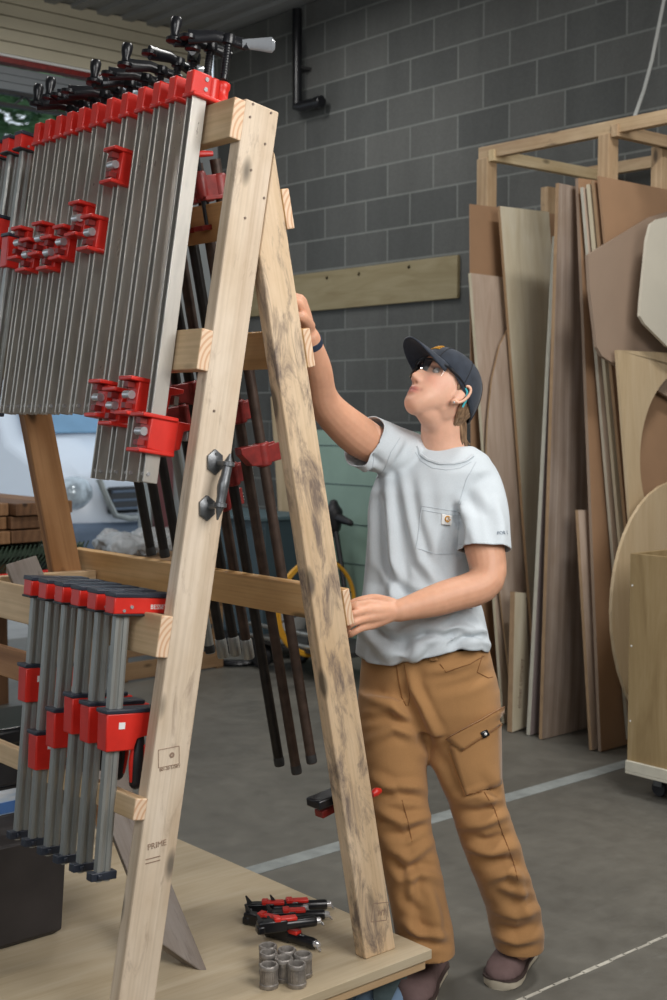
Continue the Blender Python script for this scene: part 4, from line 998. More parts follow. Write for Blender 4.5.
def basis(yaw):
    c, s = math.cos(math.radians(yaw)), math.sin(math.radians(yaw)); a = rt*c-fh*s; n = -fh*c-rt*s; return a, n     # a: her left, n: facing
def loft(mb, secs, n=40):
    rings = []
    for c, a, b, hw, hf, hb, e in secs:
        q = []
        for j in range(n):
            t = 2*pi*j/n; ct, st = math.cos(t), math.sin(t)
            x = hw*math.copysign(abs(ct)**(2/e), ct); y = (hf if st > 0 else hb)*math.copysign(abs(st)**(2/e), st)
            q.append(c+a*x+b*y)
        rings.append(q)
    return mb.rings(rings)
def np_get(me):
    n_ = len(me.vertices); co = np.zeros(n_*3); me.vertices.foreach_get('co', co); nn = np.zeros(n_*3); me.vertices.foreach_get('normal', nn); return co.reshape(-1, 3), nn.reshape(-1, 3)
def np_set(me, co): me.vertices.foreach_set('co', co.ravel()); me.update()
def folds(me, segs, KF=1.6, front=-.15):
    """cloth folds: ridges (+) and valleys (-) along lines, on the side facing the room"""
    co, nn = np_get(me); px, py = proj_np(co); tc = np.array(EYE)-co; tc /= np.linalg.norm(tc, axis=1)[:, None]
    w = np.clip((np.sum(nn*tc, 1)-front)/.4, 0, 1); d = np.zeros(len(co))
    for pts, amp, wid in segs:
        best = np.full(len(co), 1e9); par = np.zeros(len(co)); m = len(pts)-1
        for i in range(m):
            ax, ay = pts[i]; bx, by = pts[i+1]; L2 = (bx-ax)**2+(by-ay)**2
            t = np.clip(((px-ax)*(bx-ax)+(py-ay)*(by-ay))/L2, 0, 1); q = np.hypot(px-ax-t*(bx-ax), py-ay-t*(by-ay))
            u = q < best; best[u] = q[u]; par[u] = (i+t[u])/m
        taper = np.clip(np.sin(np.pi*(par*.9+.05)), 0, 1)**.6
        g = np.exp(-(best/wid)**2)-.45*np.exp(-((best-1.9*wid)/(wid*.9))**2)
        d += amp*KF*taper*g*.001
    np_set(me, co+nn*(d*w)[:, None])
def finish(me, name, mat, parent, smooth=True):
    o = bpy.data.objects.new(name, me); COL.objects.link(o); me.materials.clear(); me.materials.append(mat)
    o.parent = parent; o.matrix_basis = wmat(parent).inverted()
    if smooth: me.polygons.foreach_set('use_smooth', [True]*len(me.polygons))
    return o
def del_faces(me, pred):
    bm = bmesh.new(); bm.from_mesh(me); bm.normal_update()
    bmesh.ops.delete(bm, geom=[f for f in bm.faces if pred(f.calc_center_median(), f.normal)], context='FACES'); bm.to_mesh(me); bm.free(); me.update()

# joints (image position and distance)
aT, nT = basis(24)          # chest
aH, nH = basis(20)          # hips
shR = P(398, 455, 3.455); elR = P(324, 403, 3.27); wrR = P(309, 338, 3.115)
shL = P(481, 490, 3.42); elL = P(486, 580, 3.28); wrL = P(398, 611, 3.19)
# ---- head shape in its own axes: x her left, y face, z up
HS = .935
hy, hp, hr = 60, 38, -5     # yaw to the image's left, pitch up, roll
def headR():
    a, n = basis(hy); R = Matrix((a, n, V(0, 0, 1))).transposed()
    return R @ Matrix.Rotation(math.radians(hp), 3, 'X') @ Matrix.Rotation(math.radians(hr), 3, 'Y')
HR = headR(); HC = P(442.5, 391, 3.385)
HM = Matrix.Translation(HC) @ HR.to_4x4() @ Matrix.Scale(HS, 4)
HS = 1.0
zk = [-.116, -.111, -.100, -.085, -.068, -.05, -.03, -.01, .01, .03, .048, .064, .080, .092, .100, .104]
fk = [.046, .064, .076, .082, .083, .084, .083, .083, .083, .087, .089, .085, .072, .052, .028, .004]
bk = [-.040, -.034, -.022, -.006, .016, .046, .074, .090, .097, .099, .098, .092, .080, .060, .034, .006]
wk = [.012, .022, .032, .042, .050, .0565, .062, .0665, .070, .072, .0725, .070, .062, .046, .027, .005]
def gs(v, c, w): return math.exp(-((v-c)/w)**2)
def head_point(t, z, off=0.):
    f = np.interp(z, zk, fk); b = np.interp(z, zk, bk); w = np.interp(z, zk, wk)
    s, c = math.sin(t), math.cos(t)
    y0 = min((f-b)/2, .06) if b < .07 else (f-b)/2
    x = w*math.copysign(abs(s)**.92, s); y = y0+((f-y0) if c > 0 else (b+y0))*math.copysign(abs(c)**(.86 if c > 0 else 1), c)
    if c > 0:
        ax = abs(x)
        nz = 0
        if -.045 < z < .035:
            nb = np.interp(z, [-.045, -.040, -.034, -.026, -.012, .005, .020, .035], [0, .006, .021, .0265, .020, .012, .006, .0])
            nw = np.interp(z, [-.045, -.034, -.026, -.012, .02], [.011, .0125, .0115, .0085, .008])
            nz += nb*gs(x, 0, nw)+(.008*gs(ax, .0135, .006)*gs(z, -.031, .008))
        y += nz
        y -= .0125*gs(ax, .031, .0165)*gs(z, .014, .0125)
        y += .004*gs(ax, .03, .022)*gs(z, .036, .009)
        y += .006*gs(ax, .045, .02)*gs(z, -.014, .02)
        y += .0075*gs(x, 0, .019)*gs(z, -.0555, .0055)+.0075*gs(x, 0, .016)*gs(z, -.0685, .006)-.004*gs(x, 0, .024)*gs(z, -.0622, .0028)
        y -= .004*gs(x, 0, .02)*gs(z, -.080, .006)
        y += .003*gs(x, 0, .02)*gs(z, -.096, .013)
        y -= .003*gs(ax, .028, .008)*gs(z, -.062, .012)
    return Vector((x*(1+off/.07), y+off*math.copysign(1, c)*abs(c), z))*HS
def head_mesh(mb):
    zs = list(np.interp(np.linspace(0, 1, 92), np.linspace(0, 1, len(zk)), zk)); n = 120; rings = []
    for z in zs:
        q = []
        for j in range(n):
            t = 2*pi*j/n; t = t+.35*math.sin(t)*-1          # denser at the face
            q.append(HM @ head_point(t, z))
        rings.append(q)
    mb.rings(rings)
body = MB(); head_mesh(body)
for s in (-1, 1):
    Re = Matrix.Rotation(s*.35, 3, 'Z') @ Matrix.Rotation(.15, 3, 'X')
    ring = []
    for i in range(15):
        a = -1.9+i*3.9/14
        ring.append(HM @ (V(s*.074, -.012, -.010)+Re @ V(s*.010, -.015*math.cos(a)-.004, .030*math.sin(a)+.004*math.cos(a))))
    body.limb(ring, [.0032]+[.0045]*13+[.004], 8, 2)
    body.ell(HM @ V(s*.072, -.014, -.008), (.006, .014, .026), HR @ Re)
    body.ell(HM @ V(s*.074, -.005, -.040), (.005, .008, .010), HR @ Re)
# neck and a slim trunk that the clothes cover
nb = P(444, 452, 3.44); nt = P(442, 412, 3.405)
body.limb([P(448, 478, 3.45), nb, P(442, 432, 3.425), nt, HM @ V(0, -.015, -.03)], [.072, .060, .0555, .053, .054], 22, 4)
body.limb([HM @ V(0, .035, -.078), HM @ V(0, .005, -.080), P(440, 428, 3.42)], [.026, .031, .040], 16, 3)
body.limb([nb+V(0, 0, -.03), P(436, 480, 3.44)+aT*.05], [.05, .06], 14)
body.limb([shR, P(425, 462, 3.46), P(450, 465, 3.46), shL], [.034, .045, .045, .034], 16, 3)
body.limb([P(440, 470, 3.46), P(426, 560, 3.45), P(424, 640, 3.46), P(428, 690, 3.47)], [.075, .075, .08, .085], 18, 3)
for pts in ((P(402, 690, 3.47), P(398, 800, 3.43), P(425, 940, 3.40)), (P(462, 690, 3.45), P(474, 810, 3.44), P(520, 945, 3.52))): body.limb(pts, [.07, .052, .040], 14, 4)
# arms
body.limb([shR, P(360, 437, 3.37), elR, P(316, 371, 3.19), wrR], [.042, .053, .043, .040, .027], 20, 5)
body.limb([shL, P(482.5, 535, 3.335), elL, P(446, 597, 3.235), wrL], [.040, .052, .046, .042, .0275], 20, 5)
# left hand on the rail end: back of the hand to the camera, fingers running left and round the board
def hand(mb, wr, kn, fing, thumb, pr=.017):
    """wr wrist, kn four knuckle points, fing four finger chains, thumb chain"""
    mid = sum(kn, Vector())/4
    for k_ in kn: mb.limb([wr, wr.lerp(k_, .5), k_], [.021, pr, .0125], 12, 3)
    mb.limb([kn[0], kn[3]], [.011, .011], 10, 3)
    for kq, ch in zip(kn, fing): mb.limb([kq]+ch, [.0112, .0095, .0088, .0075], 10, 3)
    mb.limb(thumb, [.016, .0135, .0105, .009], 10, 3)
kL = [P(369, 603.5, 3.155), P(367, 610.5, 3.135), P(368, 618, 3.135), P(371, 625, 3.15)]
fL = [[P(356, 605, 3.125), P(348, 609, 3.135), P(344, 611, 3.16)], [P(353, 614, 3.105), P(346, 619, 3.115), P(341, 621, 3.14)],
      [P(354, 622.5, 3.105), P(346, 628, 3.115), P(341, 629, 3.14)], [P(359, 629, 3.125), P(351, 634, 3.125), P(346, 635, 3.145)]]
hand(body, wrL, kL, fL, [P(392, 604, 3.19), P(376, 599, 3.20), P(362, 600, 3.19), P(352, 603, 3.185)])
kR = [P(297, 306, 3.06), P(300, 300, 3.085), P(302, 299, 3.11), P(303, 302, 3.135)]
kR = [P(301, 309, 3.035), P(299, 305, 3.06), P(300, 303, 3.085), P(302, 305, 3.105)]
fR = [[P(290, 300, 3.02), P(283, 304, 3.02), P(280, 310, 3.03)], [P(288, 296, 3.045), P(280, 300, 3.045), P(277, 307, 3.05)],
      [P(289, 295, 3.07), P(281, 298, 3.075), P(277, 305, 3.075)], [P(292, 298, 3.095), P(285, 302, 3.10), P(281, 308, 3.10)]]
kR = [P(300, 306, 3.05), P(299, 301, 3.07), P(300, 299, 3.09), P(302, 301, 3.11)]
hand(body, wrR, kR, fR, [P(309, 326, 3.09), P(303, 318, 3.04), P(296, 316, 3.03), P(289, 316, 3.025)], .018)
me = voxel(body, .0034, 3, .5)
co, nn = np_get(me)
def relax(me, mask, it):
    co, _ = np_get(me); e = np.zeros(len(me.edges)*2, dtype=np.int64); me.edges.foreach_get('vertices', e); e = e.reshape(-1, 2)
    deg = np.bincount(e.ravel(), minlength=len(co)).astype(float)[:, None]
    for _ in range(it):
        a_ = np.zeros_like(co); np.add.at(a_, e[:, 0], co[e[:, 1]]); np.add.at(a_, e[:, 1], co[e[:, 0]])
        co = co+(a_/deg-co)*(mask[:, None]*.6)
    np_set(me, co)
Hi_ = np.array(HM.inverted()); hl0 = (np.c_[co, np.ones(len(co))] @ Hi_.T)[:, :3]
pz = np.hypot(*(np.array(proj_np(co))-np.array([[440], [420]])))
relax(me, np.clip((-.080-hl0[:, 2])/.02+np.clip((.045-hl0[:, 1])/.03, 0, 1)*np.clip((-.035-hl0[:, 2])/.02, 0, 1), 0, 1)*np.clip((50-pz)/10, 0, 1), 9)
co, nn = np_get(me)
Hinv = np.array(HM.inverted()); hl_ = (np.c_[co, np.ones(len(co))] @ Hinv.T)[:, :3]/HS
base = np.array(lin((226, 178, 152))[:3]); arm = np.array(lin((214, 162, 132))[:3])
col = np.tile(base, (len(co), 1)); isarm = np.hypot(*(np.array(proj_np(co))-np.array([[446], [400]]))) > 75
col[isarm] = arm
def paint(mask, c): 
    global col; col = col*(1-mask[:, None])+np.array(lin(c)[:3])*mask[:, None]
x, y, z = hl_[:, 0], hl_[:, 1], hl_[:, 2]; ax = np.abs(x); fr = (y > .03) & ~isarm
lips = np.exp(-(x/.024)**4-((z+.0625)/.0105)**4)*fr; paint(lips*.9, (186, 104, 98)); paint(np.exp(-((ax-.0085)/.0035)**2-((z+.0405)/.0035)**2)*(y > .08)*~isarm*.8, (120, 70, 60))  # lips in their own colour; shade of the nostril hollows painted in
paint(np.exp(-((ax-.029)/.004)**2-((z+.058)/.006)**2)*fr*.35, (150, 90, 78))
paint(np.exp(-(x/.022)**4-((z+.0622)/.0013)**2)*fr*.7, (110, 60, 58))  # crease shade at the mouth corners and lip line painted in
paint(np.exp(-((ax-.043)/.022)**2-((z+.02)/.022)**2)*fr*.30, (214, 128, 108))
paint(np.exp(-((ax-.032-0*z)/.020)**4-((z-.0355+.10*(ax-.03)**1)/.0042)**2)*fr*.75, (112, 84, 64))
paint(np.exp(-((ax-.031)/.017)**4-((z-.0205)/.0036)**2)*fr*.9, (84, 60, 52))
ca = me.color_attributes.new('tone', 'FLOAT_COLOR', 'POINT'); ca.data.foreach_set('color', np.c_[col, np.ones(len(col))].ravel().astype(np.float32))
BODY = finish(me, 'body', M['skin'], WOM)
# eyes
for s in (-1, 1):
    e = MB().ell(HM @ V(s*.031, .0635, .0135), (.0112, .0112, .0105), HR, 20, 14); eo = e.build('eye', M['eye'], WOM)
    MB().lathe([(.0062, .0088), (.0062, .0098), (.0028, .0118), (.0001, .0119)], 16, HM @ Matrix.Translation(V(s*.031, .0635, .0135)) @ Matrix.Rotation(-pi/2+.15, 4, 'X')).build('iris', M['iris'], eo)
# hair: strands gathered under the cap and a pony tail
hm = MB()
rh = random.Random(4)
for s in (-1, 1):
    for i in range(22):
        u = i/21; p0 = HM @ V(s*(.068-.022*u), -.030-.058*u, -.006-.012*u+rh.uniform(-.004, .004)); p1 = HM @ V(s*(.056-.026*u), -.046-.040*u, -.040); p2 = HM @ V(s*(.026-.012*u), -.070-.014*u, -.060-.012*u+rh.uniform(-.006, .006))
        hm.limb([p0, p1, p2], [.0045, .0056, .003], 6, 4)
for i in range(34):
    a = rh.uniform(0, 6.28); r = rh.uniform(0, .013); o1 = rt*(r*math.cos(a))-fh*(r*math.sin(a))
    base = HM @ V(.018, -.060, -.050)
    hm.limb([base+o1, P(459, 421, 3.40)+o1*1.2, P(462, 437, 3.41)+o1*rh.uniform(.6, 1.2), P(464+rh.uniform(-4, 4), 449+rh.uniform(-6, 4), 3.425)+o1*.7], [.004, .0055, .005, .002], 6, 4)
for i in range(9):
    hm.limb([HM @ V(.071, .012-.004*i, .030), HM @ V(.0735, .008-.003*i, .012), HM @ V(.073, .002-.003*i, -.004+.002*i)], [.002, .003, .0012], 6, 3)
hm.build('hair', M['hairm'], WOM)
# cap: crown following the head, brim pointing with the face
def capz(t): return .050-.078*((1-math.cos(t))/2)**1.15-.010*math.sin(t)**2
cm = MB(); rows = []; nn_ = 56
for i in range(15):
    u = i/14; q = []
    for j in range(nn_):
        t = 2*pi*j/nn_; zl = capz(t)        # lower at the back
        z = zl+(.1105-zl)*math.sin(u*pi/2)**1.0
        k_ = math.cos(u*pi/2)**.52 if u < 1 else 0
        w = .0815*k_; f = .0975*k_; b = .117*k_
        s, c = math.sin(t), math.cos(t)
        q.append(HM @ (V(w*s, (f if c > 0 else b)*c-.004*(1-u)*0-.006*u, z)*HS))
    rows.append(q)
inner = [[HM @ (Vector((HM.inverted() @ p).xyz)*.965) for p in q] for q in rows]
cm.rings(rows[::1], cap=False)
n0 = len(cm.v); cm.f.append(tuple(range(n0-nn_, n0))); cm.mi.append(0)
cap = cm.build('cap', M['capm'], WOM, angle=80); sm = cap.modifiers.new('t', 'SOLIDIFY'); sm.thickness = .004; sm.offset = -1
bm_ = MB(); rows = []
for i in range(9):
    u = i/8; q = []
    for j in range(25):
        v_ = -1+2*j/24; a = v_*.90
        r0x, r0y = .080*math.sin(a), .0965*math.cos(a)
        ln = .080*(1-abs(v_)**3.4)
        xx = r0x*(1+.05*u); yy = r0y+ln*u
        zz = capz(a)+.002-.024*(xx/.08)**2*u+.004*u-.010*u*u
        q.append(HM @ (V(xx, yy, zz)*HS))
    rows.append(q)
bm_.grid(rows); br = bm_.build('brim', M['capm'], cap, angle=80); sm = br.modifiers.new('t', 'SOLIDIFY'); sm.thickness = .004; sm.offset = 0
def crownpt(t, u, off=.0):
    zl = capz(t); z = zl+(.1105-zl)*math.sin(u*pi/2); k_ = math.cos(u*pi/2)**.52; s, c = math.sin(t), math.cos(t)
    return HM @ V((.0815*k_+off)*s, ((.0975 if c > 0 else .117)*k_+off)*c-.006*u, z+off*u)
for q in range(6):
    t = q*pi/3+pi/6; MB().tube([crownpt(t, u/10, .0008) for u in range(0, 9)], .0011, 6).build('seam', M['blackrub'], cap)
MB().lathe([(.007, 0), (.006, .004), (.002, .006)], 14, HM @ Matrix.Translation(V(0, -.006, .1105))).build('button', M['capm'], cap)
lg = MB()
for q in range(3): lg.tube([crownpt(v_, .30+.09*q, .001) for v_ in (-.28, -.14, 0, .14, .28)], .0022, 6)
lg.build('embroidery', M['gold'], cap)
# safety glasses
gl = None
rows = []
def gpt(v_, z): 
    a = v_*1.25; return HM @ V(.073*math.sin(a), .020+.083*math.cos(a)**.8 if math.cos(a) > 0 else .02, z)
L1 = MB()
for s in (-1, 1):
    rows = []
    for i in range(7):
        u = i/6; q = []
        for j in range(15):
            v_ = s*(.10+.80*j/14); zt = .030; zb_ = -.012+.014*(abs(v_)-.55)**2*4
            q.append(gpt(v_, zt+(zb_-zt)*u))
        rows.append(q)
    L1.grid(rows)
fm = MB().tube([gpt(-1+2*j/24, .031-.004*abs(-1+2*j/24)) for j in range(25)], [.0034]*25, 8)
fm.tube([gpt(-.14, .014), gpt(-.08, .026), gpt(.08, .026), gpt(.14, .014)], .0024, 8)
for s in (-1, 1):
    fm.tube([gpt(s, .027), HM @ V(s*.0775, .02, .022), HM @ V(s*.079, -.004, .016), HM @ V(s*.0785, -.018, .010)], [.0048, .0042, .0036, .003], 8)
gl = fm.build('safety_glasses', M['black'], WOM)
lo = L1.build('lens', M['lens'], gl)
for s in (-1, 1): MB().tube([HM @ V(s*.0785, -.010, .013), HM @ V(s*.080, -.024, .006), HM @ V(s*.078, -.034, -.014), HM @ V(s*.074, -.038, -.034)], [.0030, .0034, .0034, .0026], 8).build('temple_tip', M['tealp'], gl)
MB().ell(HM @ V(.0795, -.004, -.044), (.003, .003, .003)).build('ear_stud', M['chrome'], WOM)
# wristband
wd = (wrR-P(316, 371, 3.19)).normalized()
MB().tube([wrR-wd*.022+V(0, 0, 0), wrR-wd*.006], .0305, 18).build('wristband', plain('navy wristband', (44, 58, 78), .6), WOM)

# ---- shirt
sh = MB()
def sec(px, py, d, hw, hf, hb, e=2.3, yaw=24): 
    a, n = basis(yaw); return (P(px, py, d), a, n, hw, hf, hb, e)
loft(sh, [sec(424, 657, 3.45, .178, .128, .120, 2.3, 20), sec(424, 640, 3.45, .176, .132, .120, 2.3, 20), sec(422, 610, 3.45, .163, .124, .112, 2.3, 21), sec(419, 580, 3.46, .143, .106, .104, 2.3),
          sec(418, 550, 3.46, .134, .106, .104), sec(421, 520, 3.46, .137, .116, .106), sec(429, 490, 3.455, .150, .116, .108, 2.4), sec(437, 470, 3.45, .158, .100, .100, 2.4), sec(441, 455, 3.45, .125, .078, .085, 2.2), sec(444, 446, 3.45, .078, .062, .066, 2)], 48)
sh.limb([P(432, 464, 3.47), P(400, 453, 3.45), P(374, 445, 3.405), P(352, 436, 3.355)], [.060, .066, .071, .074], 22, 5)
sh.limb([P(456, 469, 3.45), P(474, 480, 3.43), P(482, 510, 3.375), P(484, 540, 3.325), P(484.5, 562, 3.295)], [.055, .066, .069, .069, .070], 22, 5)
me = voxel(sh, .0065, 8, .5)
capR = P(356, 437, 3.37); axR = (P(352, 436, 3.355)-P(374, 445, 3.405)+V(0, 0, .012)).normalized(); cutR = P(364, 444, 3.38)
axL = (P(484.5, 556, 3.352)-P(484, 520, 3.375)).normalized(); cutL = P(484, 549.5, 3.312)
cN = P(446, 455, 3.43)
def bis(me, p, n, side):
    """cut flat along a plane where side() holds and drop the outer part"""
    bm = bmesh.new(); bm.from_mesh(me)
    geom = [g for g in list(bm.verts)+list(bm.edges)+list(bm.faces) if side(g.co if isinstance(g, bmesh.types.BMVert) else (g.verts[0].co if isinstance(g, bmesh.types.BMEdge) else g.calc_center_median()))]
    bmesh.ops.bisect_plane(bm, geom=geom, plane_co=p, plane_no=n, clear_outer=False, clear_inner=False)
    bmesh.ops.delete(bm, geom=[f for f in bm.faces if side(f.calc_center_median()) and (f.calc_center_median()-p).dot(n) > 1e-5], context='FACES')
    bm.to_mesh(me); bm.free(); me.update()
bis(me, cutR, axR, lambda c: (c-cutR).length < .16 and (c-cutR).dot(axR) > -.03)
bis(me, cutL, axL, lambda c: (c-cutL-axL*(c-cutL).dot(axL)).length < .083 and -.03 < (c-cutL).dot(axL) < .14 and (c-cutL).dot(fh) < .075)
hemn = V(0, 0, -1)
bis(me, P(424, 656, 3.40), hemn, lambda c: c.z < P(424, 645, 3.40).z+.02)
SF = [
 ([(372, 482), (374, 530), (368, 590), (358, 640)], 5, 5), ([(386, 480), (392, 530), (396, 580), (388, 625)], 7, 5), ([(402, 478), (410, 520), (420, 560), (440, 585)], 5, 5),
 ([(380, 500), (384, 560), (400, 590), (425, 600)], -6, 4.5), ([(420, 480), (424, 520), (436, 555)], 3, 6), ([(452, 505), (446, 545), (440, 580)], -4, 6),
 ([(360, 625), (385, 648), (412, 655), (432, 645)], 7, 5), ([(372, 628), (398, 640), (425, 636), (450, 640)], -6, 4), ([(430, 640), (455, 630), (478, 636)], 6, 5), ([(452, 655), (468, 645), (486, 640)], -5, 4), ([(470, 610), (480, 628), (490, 650)], 5, 4),
 ([(372, 470), (378, 450), (388, 432)], -6, 4), ([(384, 474), (394, 452), (402, 438)], 5, 4.5), ([(360, 470), (372, 466), (382, 470)], 5, 3.5), ([(398, 470), (412, 455), (418, 446)], 3, 4),
 ([(460, 500), (470, 520), (474, 545)], 5, 4.5), ([(470, 495), (486, 515), (492, 545)], -3, 5), ([(496, 500), (502, 525), (503, 545)], 3, 4), ([(458, 552), (460, 530), (456, 508)], -8, 3.5), ([(462, 600), (448, 620), (430, 632)], 4, 4)]
folds(me, SF, 2.1)
# hem wave
co, nn = np_get(me); px, py = proj_np(co)
lw = np.clip((py-600)/55, 0, 1)**2; ang = np.arctan2((co-np.array(P(424, 650, 3.45)))@np.array(fh), (co-np.array(P(424, 650, 3.45)))@np.array(rt))
co += nn*(lw*(.006*np.sin(ang*7+.5)+.004*np.sin(ang*13)))[:, None]; co[:, 2] += lw*(.008*np.sin(ang*3+1.0)-.010*np.cos(ang*2-1.0)); fw_ = np.clip(-((co-np.array(P(424, 650, 3.45)))@np.array(fh))/.05, 0, 1)
co[:, 2] += fw_*lw*np.interp(px, [352, 365, 405, 432, 462, 482, 494], [.004, .002, -.016, .004, .030, .026, .0]); np_set(me, co)
SHIRT = finish(me, 'shirt', M['shirt'], WOM); sm = SHIRT.modifiers.new('t', 'SOLIDIFY'); sm.thickness = .0028; sm.offset = -1
def bvh(o):
    dg = bpy.context.evaluated_depsgraph_get(); return BVHTree.FromObject(o, dg), wmat(o)
def surf(B, px, py, off=0.):
    """point on a garment seen at this image position"""
    T, Mw = B; inv = Mw.inverted(); a = inv @ EYE; d = (inv.to_3x3() @ ray(px, py)).normalized(); h = T.ray_cast(a, d)
    if h[0] is None: return None
    n = (Mw.to_3x3() @ h[1]).normalized(); 
    if n.dot(ray(px, py)) > 0: n = -n
    return Mw @ h[0]+n*off
def seam(B, pts, r, mat, name, parent, off=.0008, dens=5):
    out_ = []
    for (ax_, ay_), (bx_, by_) in zip(pts[:-1], pts[1:]):
        m = max(2, int(math.hypot(bx_-ax_, by_-ay_)/dens))
        out_ += [surf(B, ax_+(bx_-ax_)*i/m, ay_+(by_-ay_)*i/m, off) for i in range(m)]
    out_.append(surf(B, *pts[-1], off)); out_ = [p for p in out_ if p is not None]
    if len(out_) < 2: return None
    return MB().tube(out_, r, 6).build(name, mat, parent)
def patch(B, quad, off, thick, mat, name, parent, nu=8, nv=8):
    (x0, y0), (x1, y1), (x2, y2), (x3, y3) = quad; rows = []
    for i in range(nv+1):
        v_ = i/nv; q = []
        for j in range(nu+1):
            u = j/nu; q.append(surf(B, (x0*(1-u)+x1*u)*(1-v_)+(x3*(1-u)+x2*u)*v_, (y0*(1-u)+y1*u)*(1-v_)+(y3*(1-u)+y2*u)*v_, off))
        rows.append(q)
    for q in rows:
        for j in range(len(q)):
            if q[j] is None: q[j] = next((r for r in q if r is not None), None)
    if any(r is None for q in rows for r in q): return None
    o = MB().grid(rows).build(name, mat, parent, angle=60); s_ = o.modifiers.new('t', 'SOLIDIFY'); s_.thickness = thick; s_.offset = 0; return o
B = bvh(SHIRT)
M['shirtseam'] = cloth('shirt seam', (186, 194, 200), .03, 6)
# neckband
nk = [(417, 446), (420, 454), (428, 460), (440, 464), (454, 464), (466, 461), (473, 456)]
seam(B, nk, .0042, M['shirt'], 'neckband', SHIRT, .0015, 3)
seam(B, [(415, 452), (421, 461), (432, 468), (446, 470), (460, 468), (471, 462)], .0010, M['shirtseam'], 'stitching', SHIRT, .0004, 3)
seam(B, [(422, 506), (416, 548), (436, 554), (456, 554), (460, 512), (422, 506)], .0011, M['shirtseam'], 'pocket_seam', SHIRT, .0006, 3)
seam(B, [(421, 510), (459, 516)], .0009, M['shirtseam'], 'pocket_seam', SHIRT, .0006, 3)
seam(B, [(459, 544), (470, 546), (484, 547.5), (498, 547), (507, 545)], .0010, M['shirtseam'], 'sleeve_hem', SHIRT, .0006, 3)
seam(B, [(366, 421), (371, 438), (374, 456), (372, 470)], .0010, M['shirtseam'], 'sleeve_hem', SHIRT, .0006, 3)
seam(B, [(400, 438), (391, 452), (385, 468), (376, 480)], .0010, M['shirtseam'], 'armhole_seam', SHIRT, .0006, 3)
seam(B, [(476, 462), (466, 480), (460, 500), (458, 520)], .0010, M['shirtseam'], 'armhole_seam', SHIRT, .0006, 3)
tg = patch(B, [(441.5, 513.5), (452, 515.5), (451.5, 526), (441, 524.5)], .0016, .0016, M['white'], 'logo_patch', SHIRT)
if tg:
    lg = MB(); cx_, cy_ = 447.3, 518.6
    lg.tube([surf(B, cx_+2.6*math.cos(a)*1, cy_+2.9*math.sin(a), .0036) for a in [(.9+i*.44) for i in range(12)]], .0017, 6)
    lg.tube([surf(B, cx_+1.3, cy_-.6, .0036), surf(B, cx_+2.6, cy_+.6, .0036), surf(B, cx_+1.2, cy_+2.4, .0036), surf(B, cx_-.2, cy_+1.2, .0036)], .0014, 6)
    lg.build('logo_mark', M['gold'], tg)
    MB().tube([surf(B, 443, 524.3, .0030), surf(B, 450.5, 525.2, .0030)], .0007, 6).build('logo_lettering', M['iris'], tg)
# small sleeve print: a ring between two strokes of lettering
M['print'] = plain('grey blue print', (108, 122, 136), .6, 0, .05)
for i, ch in enumerate('FORCE'):
    px_, py_ = 498.2+2.9*i, 533.4-.25*i
    c_ = surf(B, px_, py_, .0012); e_ = surf(B, px_+1.5, py_, .0012); f_ = surf(B, px_, py_-1.5, .0012)
    if None in (c_, e_, f_): continue
    xv = (e_-c_).normalized(); yv = (f_-c_); yv = (yv-xv*yv.dot(xv)).normalized(); zv = xv.cross(yv)
    mt = Matrix((xv, yv, zv)).transposed().to_4x4(); mt.translation = c_
    text('lettering', ch, .0125, M['print'], SHIRT, mt, .0003)

# ---- trousers
tr_ = MB()
loft(tr_, [sec(425, 640, 3.455, .166, .108, .110, 2.3, 20), sec(426, 655, 3.455, .172, .112, .115, 2.3, 20), sec(428, 680, 3.46, .184, .115, .130, 2.3, 20), sec(429, 705, 3.46, .190, .112, .130, 2.4, 20), sec(428, 725, 3.46, .180, .100, .115, 2.4, 20)], 44)
def legloft(pts):
    # (px, py, depth, half width, half depth)
    loft(tr_, [(P(px, py, d), rt, -fh, hw, hf, hf*1.02, 2.2) for px, py, d, hw, hf in pts], 36)
legloft([(396, 690, 3.455, .100, .105), (393, 730, 3.445, .094, .100), (393, 755, 3.435, .088, .096), (397, 800, 3.415, .082, .088), (403, 835, 3.405, .078, .084), (412, 870, 3.40, .076, .082), (418, 900, 3.40, .075, .082), (424, 930, 3.40, .077, .085), (427, 955, 3.40, .073, .088)])
legloft([(463, 690, 3.445, .097, .105), (463, 730, 3.44, .096, .100), (465, 760, 3.44, .092, .097), (477, 803, 3.435, .075, .085), (490, 843, 3.45, .078, .083), (503, 880, 3.47, .074, .080), (512, 905, 3.51, .073, .080), (517, 930, 3.54, .073, .086), (519, 948, 3.555, .066, .088)])
me = voxel(tr_, .0065, 5, .5)
pn1 = (P(427, 955, 3.40)-P(424, 930, 3.40)).normalized(); 
bis(me, P(427, 950, 3.40), V(.0, 0, -1), lambda c: c.z < .20 and (c-P(427, 950, 3.40)).length < .2 and (c-P(519, 945, 3.555)).length > .14)
bis(me, P(519, 944, 3.555), V(0, 0, -1), lambda c: c.z < .20 and (c-P(519, 944, 3.555)).length < .14)
bis(me, P(425, 643, 3.455), V(0, 0, 1), lambda c: c.z > P(425, 652, 3.455).z)
